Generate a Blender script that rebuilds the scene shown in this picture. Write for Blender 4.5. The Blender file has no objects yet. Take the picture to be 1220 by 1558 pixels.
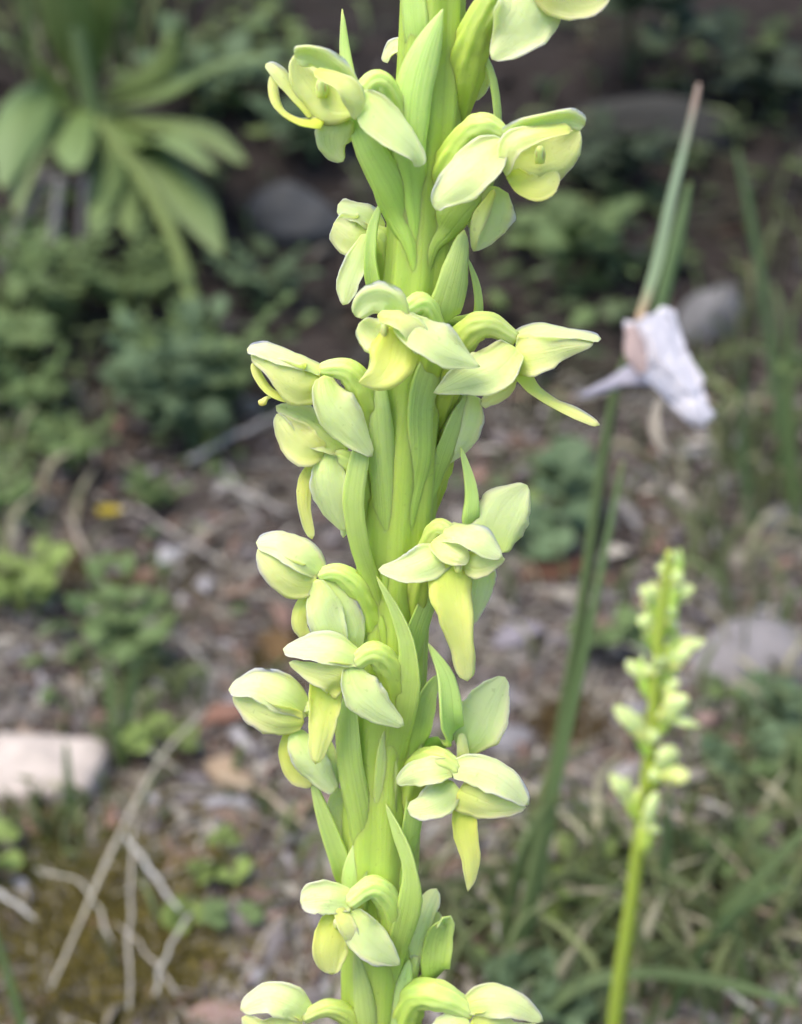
import bpy, math, random
from mathutils import Vector, Matrix, noise

# ------------------------------------------------------------------ camera, sky, sun, exposure
S = 0.01                      # everything below is measured in centimetres, meshes are written in metres
sc = bpy.context.scene
PITCH = math.radians(27.0)    # the camera looks down by this much
CAM_H = 20.5                  # camera height above the soil, cm
FPX = 779.0 / math.tan(math.radians(20.0))
D0 = 12.36                    # distance of the flower spike, cm
CAM = Vector((0, 0, CAM_H))
FWD = Vector((0, math.cos(PITCH), -math.sin(PITCH)))
UPV = Vector((0, math.sin(PITCH), math.cos(PITCH)))
RGT = Vector((1, 0, 0))

cd = bpy.data.cameras.new('camera')
cam = bpy.data.objects.new('camera', cd)
sc.collection.objects.link(cam)
cam.location = CAM * S
cam.rotation_euler = (math.pi / 2 - PITCH, 0, 0)
cd.sensor_fit = 'VERTICAL'
cd.sensor_height = 24.0
cd.lens = 12.0 / math.tan(math.radians(20.0))
cd.clip_start = 0.005
cd.clip_end = 500
cd.dof.use_dof = True
cd.dof.focus_distance = (D0 - 0.35) * S
cd.dof.aperture_fstop = 16.5
sc.camera = cam

SUN_EL, SUN_AZ = math.radians(66), math.radians(245)   # azimuth clockwise from +Y: high, from the left
w = bpy.data.worlds.new('World'); sc.world = w; w.use_nodes = True
nt = w.node_tree; nt.nodes.clear()
sky = nt.nodes.new('ShaderNodeTexSky'); sky.sky_type = 'NISHITA'; sky.sun_disc = False
sky.sun_elevation = SUN_EL; sky.sun_rotation = SUN_AZ
sky.air_density = 1.0; sky.dust_density = 5.0; sky.ozone_density = 1.0; sky.altitude = 1500
bg = nt.nodes.new('ShaderNodeBackground'); bg.inputs['Strength'].default_value = 0.13
wo = nt.nodes.new('ShaderNodeOutputWorld')
nt.links.new(sky.outputs[0], bg.inputs[0]); nt.links.new(bg.outputs[0], wo.inputs[0])
ld = bpy.data.lights.new('sun', 'SUN'); ld.energy = 1.8; ld.angle = math.radians(40); ld.color = (1.0, 0.94, 0.82)
sun = bpy.data.objects.new('sun', ld); sc.collection.objects.link(sun)
_d = Vector((math.sin(SUN_AZ) * math.cos(SUN_EL), math.cos(SUN_AZ) * math.cos(SUN_EL), math.sin(SUN_EL)))
sun.rotation_euler = _d.to_track_quat('Z', 'Y').to_euler()
sun.location = _d * 3
vs = sc.view_settings
vs.view_transform = 'Standard'; vs.look = 'None'; vs.exposure = 1.08; vs.gamma = 1; vs.use_curve_mapping = False
sc.cycles.use_denoising = True; sc.cycles.use_adaptive_sampling = True; sc.cycles.adaptive_threshold = 0.03
sc.cycles.max_bounces = 8; sc.cycles.diffuse_bounces = 4; sc.cycles.transmission_bounces = 6

# ------------------------------------------------------------------ helpers: measuring
def smooth_bank(y):
    t = y - 34
    if t <= 0: return 0.0
    if t < 12: b = 0.32 * t * t / 24
    else: b = 0.32 * (t - 6)
    return b if b < 70 else 70 + 20 * (1 - math.exp(-(b - 70) / 20))
def gz(x, y):
    v = Vector((x, y, 0))
    fade = 1.0 if abs(x) < 150 and y < 300 else 0.3
    return smooth_bank(y) + fade * (0.9 * noise.noise(v * 0.07 + Vector((3, 1, 0))) + 0.4 * noise.noise(v * 0.22 + Vector((0, 7, 2))) + 0.16 * noise.noise(v * 0.7)) - 0.2
def V(px, py, d):
    """the point d cm in front of the camera that was measured at (px, py) on the photograph"""
    return CAM + d * (FWD + RGT * ((px - 610) / FPX) + UPV * ((779 - py) / FPX))
def G(px, py, lift=0.0):
    """the point of the ground seen at (px, py)"""
    r = FWD + RGT * ((px - 610) / FPX) + UPV * ((779 - py) / FPX)
    d = 10.0
    while d < 400:
        p = CAM + r * d
        if p.z <= gz(p.x, p.y): break
        d += 0.4
    for _ in range(8):
        d -= 0.05
        p = CAM + r * d
        if p.z > gz(p.x, p.y): break
    p = CAM + r * d
    return Vector((p.x, p.y, gz(p.x, p.y) + lift))
def depth(p): return (p - CAM).dot(FWD)
PX = D0 / FPX                                     # cm per photograph pixel at the spike
def spike_depth(py): return D0 + (py - 779) * PX * 0.2
def M(px, py, w=0.0):
    """a point of the flower spike; w is how far (in pixels) it stands out towards the viewer"""
    return V(px, py, spike_depth(py) - w * PX)
def view(a, b, c): return (RGT * a + UPV * b - FWD * c).normalized()   # right, up, towards the viewer

# ------------------------------------------------------------------ helpers: objects
def link(o, parent=None):
    sc.collection.objects.link(o)
    if parent is not None: o.parent = parent
    return o
def tag(o, label=None, cat=None, group=None, kind=None):
    if label: o['label'] = label
    if cat: o['category'] = cat
    if group: o['group'] = group
    if kind: o['kind'] = kind
    return o
def empty(name, base):
    o = bpy.data.objects.new(name, None); o.location = base * S; o.empty_display_size = 0.01
    link(o); o['base'] = list(base); return o
class MB:
    """collects vertices (cm, world), faces and two attributes"""
    def __init__(self): self.v = []; self.f = []; self.st = []; self.c = []
    def add(self, v, f, st=None, col=None):
        k = len(self.v); self.v += v; self.f += [tuple(i + k for i in q) for q in f]
        self.st += st if st else [(0, 0, 0)] * len(v)
        self.c += [col if col else (1, 1, 1)] * len(v)
    def build(self, name, mat, parent=None, base=None, smooth=True):
        if base is None:
            r = parent
            while r is not None and r.parent is not None: r = r.parent
            base = Vector(r['base']) if r is not None else self.v[0]
        me = bpy.data.meshes.new(name)
        me.from_pydata([tuple((p - base) * S) for p in self.v], [], self.f)
        a = me.attributes.new('st', 'FLOAT_VECTOR', 'POINT')
        a.data.foreach_set('vector', [x for q in self.st for x in q])
        a = me.attributes.new('tint', 'FLOAT_VECTOR', 'POINT')
        a.data.foreach_set('vector', [x for q in self.c for x in q])
        if smooth: me.polygons.foreach_set('use_smooth', [True] * len(me.polygons))
        me.materials.append(mat)
        o = bpy.data.objects.new(name, me)
        if parent is None: o.location = base * S; o['base'] = list(base)
        return link(o, parent)
def cr(vals, t):
    """Catmull-Rom through vals (numbers or Vectors), t in 0..1"""
    n = len(vals) - 1; x = min(max(t, 0), 1) * n; i = min(int(x), n - 1); u = x - i
    p1, p2 = vals[i], vals[i + 1]
    p0 = vals[i - 1] if i > 0 else p1 * 2 - p2
    p3 = vals[i + 2] if i + 2 <= n else p2 * 2 - p1
    return 0.5 * ((p1 * 2) + (p2 - p0) * u + (p0 * 2 - p1 * 5 + p2 * 4 - p3) * (u * u) + (p1 * 3 - p0 - p2 * 3 + p3) * (u ** 3))
def lamina(mb, pts, hw, nrm, cup=0.3, thick=0.03, n=18, m=8, wav=0.0, capb=0.05, capt=0.14, seed=0, col=None, twist=0.0, rag=0.0, keel=0.0, flare=0.0):
    """a petal, sepal, bract or blade: spine pts (cm), half widths hw (cm), nrm the way its face looks; closed, with thickness"""
    rnd = random.Random(seed); ph = rnd.random() * 6.28; fr = 5 + rnd.random() * 4
    if not isinstance(nrm, list): nrm = [nrm] * 2
    top, bot, st = [], [], []
    for i in range(n + 1):
        t = i / n
        t = t + 0.35 * (t * (1 - t) * (2 * t - 1))
        P = cr(pts, t); T = (cr(pts, min(t + .02, 1)) - cr(pts, max(t - .02, 0))).normalized()
        h = max(cr(hw, t), 0.004)
        if t < capb: h *= math.sqrt(max(0.0, 1 - (1 - t / capb) ** 2)) * .9 + .1
        if t > 1 - capt: h *= math.sqrt(max(0.0, 1 - ((t - 1 + capt) / capt) ** 2)) * .95 + .05
        N = cr(nrm, t); N = (N - T * N.dot(T)); N = N.normalized() if N.length > 1e-4 else T.orthogonal().normalized()
        if twist: N = Matrix.Rotation(twist * (t - .4), 3, T) @ N
        B = T.cross(N)
        cu = cr(cup, t) if isinstance(cup, list) else cup
        c = max(abs(cu), 0.02); sg = 1 if cu >= 0 else -1
        for j in range(m + 1):
            s = -1 + 2 * j / m; th = s * c
            e = 1 + rag * noise.noise(Vector((t * 9 + seed, s * 2.0, seed * .37)))
            x = h * e * math.sin(th) / math.sin(min(c, 1.5)); z = sg * h * (1 - math.cos(th)) / math.sin(min(c, 1.5))
            if keel: z = z * (1 - keel) + keel * sg * h * (1 - math.cos(c)) / math.sin(min(c, 1.5)) * (math.sqrt(s * s + .012) - .11)
            if flare: z -= sg * flare * h * max(0.0, abs(s) - .62) ** 2 * 7
            z += wav * h * s * s * math.sin(fr * t + ph + (1.7 if s > 0 else 0))
            nl = (N * math.cos(th) - B * (sg * math.sin(th))).normalized()
            k = thick * .5 * (1 - .3 * s ** 4) * (1 - .3 * t * t)
            Q = P + B * x + N * z
            top.append(Q + nl * k); bot.append(Q - nl * k); st.append((s, t, seed * 1.37))
    W = m + 1; o = len(top); f = []
    for i in range(n):
        for j in range(m):
            a = i * W + j
            f.append((a, a + 1, a + W + 1, a + W)); f.append((o + a, o + a + W, o + a + W + 1, o + a + 1))
        a = i * W; f.append((a, a + W, o + a + W, o + a)); a += m; f.append((a, o + a, o + a + W, a + W))
    for j in range(m):
        f.append((j, o + j, o + j + 1, j + 1)); a = n * W + j; f.append((a, a + 1, o + a + 1, o + a))
    mb.add(top + bot, f, st + st, col)
def tube(mb, pts, rad, ribs=0, amp=0.0, twist=0.0, n=20, m=16, col=None, cap=True, ref=None, flat=1.0, bump=0.0):
    v, st, f = [], [], []; ref = ref or view(0, 0, 1); X = None
    for i in range(n + 1):
        t = i / n; P = cr(pts, t); T = (cr(pts, min(t + .02, 1)) - cr(pts, max(t - .02, 0))).normalized()
        r = max(cr(rad, t), 0.003)
        X = (ref - T * ref.dot(T)) if X is None else (X - T * X.dot(T)); X = X.normalized(); Y = T.cross(X)
        for j in range(m):
            a = 2 * math.pi * j / m
            q = r * (1 + amp * math.cos(ribs * a + twist * t))
            if bump: q *= 1 + bump * noise.noise(Vector((math.cos(a) * 2, math.sin(a) * 2, t * 12)))
            v.append(P + X * (q * math.cos(a) * flat) + Y * (q * math.sin(a))); st.append((j / m * 2 - 1, t, 0))
    for i in range(n):
        for j in range(m):
            a = i * m + j; b = i * m + (j + 1) % m; f.append((a, b, b + m, a + m))
    if cap:
        f.append(tuple(range(m - 1, -1, -1))); f.append(tuple(n * m + j for j in range(m)))
    mb.add(v, f, st, col)

# ------------------------------------------------------------------ materials
def nodes(name):
    m = bpy.data.materials.new(name); m.use_nodes = True; t = m.node_tree
    b = t.nodes['Principled BSDF']; return m, t, b
def nd(t, kind, **kw):
    n = t.nodes.new(kind)
    for k, v in kw.items(): setattr(n, k, v)
    return n
def ramp(t, fac, stops):
    r = nd(t, 'ShaderNodeValToRGB'); e = r.color_ramp.elements
    while len(e) < len(stops): e.new(0.5)
    for q, (p, c) in zip(e, stops): q.position = p; q.color = (*c, 1)
    t.links.new(fac, r.inputs[0]); return r.outputs[0]
def mix(t, fac, a, b, mode='MIX'):
    m = nd(t, 'ShaderNodeMix', data_type='RGBA', blend_type=mode)
    for s, x in ((0, fac), (6, a), (7, b)):
        if isinstance(x, (int, float)): m.inputs[s].default_value = x
        elif isinstance(x, tuple): m.inputs[s].default_value = (*x, 1)
        else: t.links.new(x, m.inputs[s])
    return m.outputs[2]
def math_n(t, op, a, b=None, c=None):
    m = nd(t, 'ShaderNodeMath', operation=op)
    for i, x in enumerate((a, b, c)):
        if x is None: continue
        if isinstance(x, (int, float)): m.inputs[i].default_value = x
        else: t.links.new(x, m.inputs[i])
    return m.outputs[0]
def plant(name, base, tip, body, trans=0.35, rough=0.45, vein=0.25, nveins=16.0, spec=0.35, spot=0.25, fine=900.0, sss=0.0, depth_mm=1.0, margin=0.0):
    """leaf or petal tissue: diffuse, partly let through, veins along the length"""
    m, t, b = nodes(name)
    at = nd(t, 'ShaderNodeAttribute', attribute_name='st'); sx = nd(t, 'ShaderNodeSeparateXYZ'); t.links.new(at.outputs['Vector'], sx.inputs[0])
    tc = nd(t, 'ShaderNodeTexCoord')
    n1 = nd(t, 'ShaderNodeTexNoise'); n1.inputs['Scale'].default_value = 190; n1.inputs['Detail'].default_value = 4; t.links.new(tc.outputs['Object'], n1.inputs[0])
    c = ramp(t, sx.outputs[1], [(0.0, base), (0.4, body), (1.0, tip)])
    c = mix(t, math_n(t, 'MULTIPLY', n1.outputs[0], spot), c, base)
    cv = nd(t, 'ShaderNodeCombineXYZ'); t.links.new(math_n(t, 'MULTIPLY', sx.outputs[0], nveins * .55), cv.inputs[0]); t.links.new(math_n(t, 'MULTIPLY', sx.outputs[1], 1.3), cv.inputs[1]); t.links.new(sx.outputs[2], cv.inputs[2])
    n3 = nd(t, 'ShaderNodeTexNoise'); n3.inputs['Scale'].default_value = 1.0; n3.inputs['Detail'].default_value = 3; n3.inputs['Distortion'].default_value = .25; t.links.new(cv.outputs[0], n3.inputs[0])
    vr = nd(t, 'ShaderNodeMapRange'); t.links.new(n3.outputs[0], vr.inputs[0]); vr.inputs[1].default_value = .48; vr.inputs[2].default_value = .72
    vn = vr.outputs[0]
    c = mix(t, math_n(t, 'MULTIPLY', vn, vein * 2.2), c, tuple(x * .62 for x in base))
    rib = math_n(t, 'SUBTRACT', 1.0, math_n(t, 'MINIMUM', math_n(t, 'MULTIPLY', math_n(t, 'ABSOLUTE', sx.outputs[0]), 9.0), 1.0))
    c = mix(t, math_n(t, 'MULTIPLY', rib, vein * 1.3), c, tuple(x * .7 for x in base))
    n4 = nd(t, 'ShaderNodeTexNoise'); n4.inputs['Scale'].default_value = 1500; n4.inputs['Detail'].default_value = 2; t.links.new(tc.outputs['Object'], n4.inputs[0])
    sp = nd(t, 'ShaderNodeMapRange'); t.links.new(n4.outputs[0], sp.inputs[0]); sp.inputs[1].default_value = .68; sp.inputs[2].default_value = .74
    c = mix(t, math_n(t, 'MULTIPLY', sp.outputs[0], .22), c, tuple(x * .45 for x in base))          # specks of dust
    tp = nd(t, 'ShaderNodeMapRange'); t.links.new(math_n(t, 'MULTIPLY_ADD', n1.outputs[0], .06, sx.outputs[1]), tp.inputs[0]); tp.inputs[1].default_value = .99; tp.inputs[2].default_value = 1.04
    c = mix(t, math_n(t, 'MULTIPLY', tp.outputs[0], .35), c, (.45, .40, .12))                        # tips begin to wither
    if margin:
        mg = nd(t, 'ShaderNodeMapRange', interpolation_type='SMOOTHSTEP'); t.links.new(math_n(t, 'ABSOLUTE', sx.outputs[0]), mg.inputs[0]); mg.inputs[1].default_value = .72; mg.inputs[2].default_value = 1.0
        c = mix(t, math_n(t, 'MULTIPLY', mg.outputs[0], margin), c, (.84, .90, .60))                 # thin pale margin
    oi = nd(t, 'ShaderNodeObjectInfo')
    hs = nd(t, 'ShaderNodeHueSaturation'); t.links.new(c, hs.inputs['Color'])
    t.links.new(math_n(t, 'MULTIPLY_ADD', oi.outputs['Random'], 0.2, 0.9), hs.inputs['Value'])
    t.links.new(math_n(t, 'MULTIPLY_ADD', oi.outputs['Random'], 0.016, 0.492), hs.inputs['Hue'])
    col = hs.outputs[0]
    t.links.new(col, b.inputs['Base Color'])
    b.inputs['Roughness'].default_value = rough; b.inputs['Specular IOR Level'].default_value = spec
    n2 = nd(t, 'ShaderNodeTexNoise'); n2.inputs['Scale'].default_value = fine; n2.inputs['Detail'].default_value = 3; t.links.new(tc.outputs['Object'], n2.inputs[0])
    bp = nd(t, 'ShaderNodeBump'); bp.inputs['Strength'].default_value = 0.4; bp.inputs['Distance'].default_value = 0.0002
    hgt = math_n(t, 'MULTIPLY_ADD', vn, -0.35, n2.outputs[0]); t.links.new(hgt, bp.inputs['Height']); t.links.new(bp.outputs[0], b.inputs['Normal'])
    if sss:
        b.inputs['Subsurface Weight'].default_value = sss
        b.inputs['Subsurface Radius'].default_value = (0.8, 1.0, 0.35)
        b.inputs['Subsurface Scale'].default_value = depth_mm * 0.001
    if trans:
        tr = nd(t, 'ShaderNodeBsdfTranslucent'); ms = nd(t, 'ShaderNodeMixShader'); ms.inputs[0].default_value = trans
        t.links.new(col, tr.inputs['Color']); out = t.nodes['Material Output']
        t.links.new(b.outputs[0], ms.inputs[1]); t.links.new(tr.outputs[0], ms.inputs[2]); t.links.new(ms.outputs[0], out.inputs['Surface'])
    return m
def tissue(name, base, tip, body, **kw): return plant(name, base, tip, body, **kw)
def tinted(name, rough=0.8, trans=0.0, scale=300.0, spec=0.2, bump=0.4, dark=0.5):
    """colour from the 'tint' each piece was given, with grain"""
    m, t, b = nodes(name)
    at = nd(t, 'ShaderNodeAttribute', attribute_name='tint'); tc = nd(t, 'ShaderNodeTexCoord')
    n1 = nd(t, 'ShaderNodeTexNoise'); n1.inputs['Scale'].default_value = scale; n1.inputs['Detail'].default_value = 5; t.links.new(tc.outputs['Object'], n1.inputs[0])
    c = mix(t, math_n(t, 'MULTIPLY', n1.outputs[0], dark), at.outputs['Color'], (0.03, 0.025, 0.02))
    t.links.new(c, b.inputs['Base Color']); b.inputs['Roughness'].default_value = rough; b.inputs['Specular IOR Level'].default_value = spec
    bp = nd(t, 'ShaderNodeBump'); bp.inputs['Strength'].default_value = bump; bp.inputs['Distance'].default_value = 0.001
    t.links.new(n1.outputs[0], bp.inputs['Height']); t.links.new(bp.outputs[0], b.inputs['Normal'])
    if trans:
        tr = nd(t, 'ShaderNodeBsdfTranslucent'); ms = nd(t, 'ShaderNodeMixShader'); ms.inputs[0].default_value = trans
        t.links.new(c, tr.inputs['Color']); t.links.new(b.outputs[0], ms.inputs[1]); t.links.new(tr.outputs[0], ms.inputs[2])
        t.links.new(ms.outputs[0], t.nodes['Material Output'].inputs['Surface'])
    return m
MAT = {
    'sepal': tissue('sepal_tissue', (0.63, 0.76, 0.22), (0.75, 0.86, 0.40), (0.72, 0.84, 0.36), trans=0, margin=0.0, sss=1.0, depth_mm=0.5, vein=0.05, nveins=9, rough=0.5, spec=.3),
    'petal': tissue('petal_tissue', (0.72, 0.79, 0.18), (0.80, 0.87, 0.38), (0.78, 0.85, 0.31), trans=0, margin=0.0, sss=1.0, depth_mm=0.5, vein=0.025, nveins=7, rough=0.5, spec=.3),
    'lip': tissue('lip_tissue', (0.63, 0.70, 0.08), (0.82, 0.86, 0.32), (0.78, 0.82, 0.21), trans=0, margin=0.0, sss=1.0, depth_mm=0.5, vein=0.025, nveins=6, rough=0.5, spec=.3),
    'ovary': tissue('ovary_tissue', (0.50, 0.63, 0.09), (0.69, 0.79, 0.29), (0.55, 0.68, 0.12), trans=0, sss=1.0, depth_mm=0.8, vein=0.07, nveins=9, spec=.3),
    'bract': tissue('bract_tissue', (0.47, 0.64, 0.11), (0.58, 0.70, 0.27), (0.48, 0.64, 0.13), trans=0, margin=0.0, sss=1.0, depth_mm=0.5, vein=0.10, nveins=14, spot=0.4, spec=.3),
    'stem': tissue('stem_tissue', (0.47, 0.64, 0.11), (0.49, 0.66, 0.12), (0.50, 0.67, 0.12), trans=0, sss=1.0, depth_mm=1.2, vein=0.10, nveins=40, spot=0.5, spec=.3),
    'far_stem': tissue('olive_stem_tissue', (0.27, 0.34, 0.045), (0.50, 0.60, 0.10), (0.36, 0.44, 0.06), trans=0, sss=1.0, depth_mm=1.0, vein=0.1, nveins=12),
    'anther': tissue('anther_tissue', (0.88, 0.74, 0.18), (0.90, 0.84, 0.36), (0.88, 0.78, 0.24), trans=0, sss=1.0, depth_mm=.5, vein=0.0),
    'grass': tissue('grass_tissue', (0.14, 0.20, 0.07), (0.20, 0.28, 0.11), (0.15, 0.22, 0.08), trans=0.25, vein=0.2, nveins=14),
    'leaf': tissue('leaf_tissue', (0.17, 0.23, 0.06), (0.24, 0.32, 0.13), (0.20, 0.28, 0.09), trans=0.25, vein=0.3, nveins=9, rough=0.5),
    'herb': tissue('herb_tissue', (0.09, 0.18, 0.05), (0.17, 0.30, 0.10), (0.13, 0.25, 0.08), trans=0.3, vein=0.2, nveins=6),
    'straw': tinted('straw_fibre', rough=0.6, scale=400, dark=0.35),
    'litter': tinted('litter_fibre', rough=0.8, scale=350, trans=0.12),
    'green': tinted('green_tissue', rough=0.55, scale=250, trans=0.3, dark=0.25),
    'paper': tinted('dead_tissue', rough=0.6, scale=160, trans=0.3, dark=0.06, bump=.1),
    'rock': tinted('rock_mineral', rough=0.85, scale=140, dark=0.75, bump=1.0),
    'moss': tinted('moss_tissue', rough=0.9, scale=500, trans=0.2, dark=0.4),
}

# ------------------------------------------------------------------ the ground
def soil_material():
    m, t, b = nodes('soil')
    tc = nd(t, 'ShaderNodeTexCoord')
    def nz(s, d=6):
        n = nd(t, 'ShaderNodeTexNoise'); n.inputs['Scale'].default_value = s; n.inputs['Detail'].default_value = d; n.inputs['Roughness'].default_value = .65
        t.links.new(tc.outputs['Object'], n.inputs[0]); return n.outputs[0]
    fine = nz(110); mid = nz(28); big = nz(6, 3)
    c = ramp(t, fine, [(0.30, (0.018, 0.014, 0.012)), (0.48, (0.055, 0.044, 0.040)), (0.60, (0.12, 0.10, 0.092)), (0.75, (0.22, 0.195, 0.175))])
    c2 = ramp(t, mid, [(0.35, (0.030, 0.022, 0.018)), (0.55, (0.095, 0.068, 0.055)), (0.7, (0.16, 0.13, 0.11))])
    c = mix(t, 0.5, c, c2)
    moss = ramp(t, big, [(0.50, (0, 0, 0)), (0.62, (1, 1, 1))])
    c = mix(t, math_n(t, 'MULTIPLY', moss, 0.55), c, (0.060, 0.062, 0.022))
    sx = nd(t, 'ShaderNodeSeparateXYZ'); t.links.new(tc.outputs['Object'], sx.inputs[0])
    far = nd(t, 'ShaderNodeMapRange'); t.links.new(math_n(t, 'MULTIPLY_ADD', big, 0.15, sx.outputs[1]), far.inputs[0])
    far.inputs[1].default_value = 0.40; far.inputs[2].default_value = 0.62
    c = mix(t, math_n(t, 'MULTIPLY', far.outputs[0], 0.7), c, (0.012, 0.010, 0.009))       # shade painted into the dark humus colour further up the bank
    t.links.new(c, b.inputs['Base Color']); b.inputs['Roughness'].default_value = 0.95; b.inputs['Specular IOR Level'].default_value = .15
    bp = nd(t, 'ShaderNodeBump'); bp.inputs['Strength'].default_value = 1.0; bp.inputs['Distance'].default_value = 0.004
    t.links.new(fine, bp.inputs['Height']); t.links.new(bp.outputs[0], b.inputs['Normal'])
    return m
def axis(lo, hi, step, far):
    a = []; x = lo
    while x <= hi: a.append(x); x += step
    s = step
    x = hi
    while x < far: s *= 1.35; x += s; a.append(x)
    s = step; x = lo; pre = []
    while x > -far: s *= 1.35; x -= s; pre.append(x)
    return pre[::-1] + a
def build_ground():
    xs = axis(-34, 34, 0.45, 4000); ys = axis(6, 92, 0.45, 4000)
    mb = MB(); W = len(xs)
    for y in ys:
        for x in xs:
            q = noise.noise(Vector((x * 1.9, y * 1.9, 5))) * .09 if abs(x) < 40 and -5 < y < 100 else 0
            mb.v.append(Vector((x, y, gz(x, y) + q)))
    for i in range(len(ys) - 1):
        for j in range(W - 1):
            a = i * W + j; mb.f.append((a, a + 1, a + W + 1, a + W))
    mb.st = [(0, 0, 0)] * len(mb.v); mb.c = [(1, 1, 1)] * len(mb.v)
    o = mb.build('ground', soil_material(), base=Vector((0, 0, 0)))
    tag(o, kind='structure')
build_ground()

# ------------------------------------------------------------------ the orchid in front
AX = [(664, -120), (660, -40), (655, 100), (643, 280), (636, 420), (614, 620), (603, 780), (597, 950), (585, 1150), (577, 1350), (572, 1558)]
RD = [44, 44, 46, 49, 48, 59, 58, 55, 60, 60, 55]
stem_pts = [M(x, y) for x, y in AX]; stem_rad = [r * PX for r in RD]
low = stem_pts[-1]
base_xy = Vector((low.x - .35, low.y - 0.9, 0)); base_xy.z = gz(base_xy.x, base_xy.y) - .3
for k in (0.2, 0.45, 0.7, 0.85, 1.0):
    p = low.lerp(base_xy, k); p.y -= math.sin(k * math.pi) * .5; stem_pts.append(p); stem_rad.append((48 + 10 * k) * PX)
orchid = empty('orchid_plant', base_xy)
tag(orchid, 'tall pale green orchid spike in sharp focus at the centre of the picture', 'orchid')
tip_pts = [M(672, -420), M(668, -260)]          # the spike goes on above the frame and closes in a tip
mb = MB(); tube(mb, tip_pts + stem_pts, [6 * PX, 28 * PX] + stem_rad, ribs=8, amp=0.05, twist=2.5, n=130, m=64)
mb.build('stem', MAT['stem'], orchid)

SEED = [1]
def part(name, mat, pts, hw, nrm=(0, 0, 1), cup=0.3, parent=None, **kw):
    SEED[0] += 1
    mb = MB()
    nv = [view(*q) for q in nrm] if isinstance(nrm, list) else view(*nrm)
    if name == 'lateral_sepal': kw.setdefault('capt', .06)
    if name in ('dorsal_sepal', 'petal'): kw.setdefault('capt', .09)
    if name != 'bract' and name != 'lip':
        kw.setdefault('keel', .55); kw.setdefault('flare', .24); kw.setdefault('m', 12)
        hw = [h * (1.06 - .26 * (i / (len(hw) - 1)) ** 2) for i, h in enumerate(hw)]           # drawn out towards the tip
    if name == 'lip': kw.setdefault('flare', .25); kw.setdefault('m', 12)
    th = kw.pop('thick', 0.024); cup = [q * .7 for q in cup] if isinstance(cup, list) else cup * 0.7; hw = [h * (.88 if name == 'bract' else 1.03 if name == 'lip' else 1.07) for h in hw]
    lamina(mb, [M(*p) for p in pts], [h * PX for h in hw], nv, cup, th, seed=SEED[0], wav=kw.pop('wav', 0.30), rag=kw.pop('rag', 0.12), **kw)
    return mb.build(name, MAT[mat], parent or orchid)
def ovary(pts, r, **kw):
    mb = MB()
    n_ = len(pts) - 1
    P = [M(x, y, w_ - 42 * max(0, 1 - 1.5 * i / n_)) for i, (x, y, w_) in enumerate(pts)]      # the lower half lies against the stem
    tube(mb, P, [x * PX * (1.04 - .24 * math.sin(math.pi * min(1, 1.25 * i / n_)) * (i > 1)) for i, x in enumerate(r)], ribs=9, amp=0.05, twist=3.0, n=34, m=54, bump=.14)
    return mb.build('flower', MAT['ovary'], orchid)
def anther(p, r, parent):
    r *= .72
    a = M(*p); u = r * PX; d = view(0, 1, .25); sd = view(1, 0, .1); mb = MB()
    tube(mb, [a - d * u * 1.1 - view(0, 0, 1) * u * .5, a - view(0, 0, 1) * u * .35, a + d * u * 1.0 - view(0, 0, 1) * u * .2, a + d * u * 1.35], [u * .7, u * .85, u * .6, u * .12], ribs=3, amp=.08, n=12, m=16)
    col = mb.build('column', MAT['petal'], parent)
    mb = MB()
    for sg in (-1, 1):
        q = a + sd * (sg * u * .38)
        tube(mb, [q - d * u * .75, q - d * u * .2 + view(0, 0, 1) * u * .12, q + d * u * .45, q + d * u * .85 - sd * (sg * u * .2)], [u * .12, u * .26, u * .28, u * .08], n=10, m=10, bump=.2)
    mb.build('anther', MAT['anther'], parent); return col
def bract(pts, hw, nrm=(0, 0, 1), cup=-0.6, **kw):
    def seat(x, y):                              # the stem's surface at this height
        i = 0
        while i < len(AX) - 2 and AX[i + 1][1] < y: i += 1
        u = (y - AX[i][1]) / (AX[i + 1][1] - AX[i][1]); xc = AX[i][0] + (AX[i + 1][0] - AX[i][0]) * u; r = RD[i] + (RD[i + 1] - RD[i]) * u
        x = min(max(x, xc - r * .93), xc + r * .93); return x, math.sqrt(r * r - (x - xc) ** 2), (x - xc) / r
    x0, y0, w0 = pts[0]; xb = x0 + (x0 - pts[1][0]) * .3
    xa, wa, na = seat(xb, y0 + 60); xc_, wc, nc = seat(x0, y0)
    mid = (x0 + pts[1][0]) / 2, (y0 + pts[1][1]) / 2; xm, wm, nm = seat(*mid)
    nrm0 = (na, 0, math.sqrt(1 - na * na)); nv = nrm if isinstance(nrm, list) else [nrm]
    pts = [(xa, y0 + 60, wa - 7), (xc_, y0, wc - 1), (mid[0], mid[1], min((w0 + pts[1][2]) / 2, wm + 3))] + list(pts[1:])
    hw = [4, hw[0] * .8, (hw[0] + hw[1]) / 2] + list(hw[1:]); nrm = [nrm0, nrm0] + nv * (2 if len(nv) == 1 else 1)
    cup = [-1.5, -1.4, -1.0, cup, cup] if cup < 0 else [-1.4, -.9, cup, cup, cup]
    return part('bract', 'bract', pts, hw, nrm, cup, thick=kw.pop('thick', .03), capt=kw.pop('capt', .06), n=22, **kw)

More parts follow.
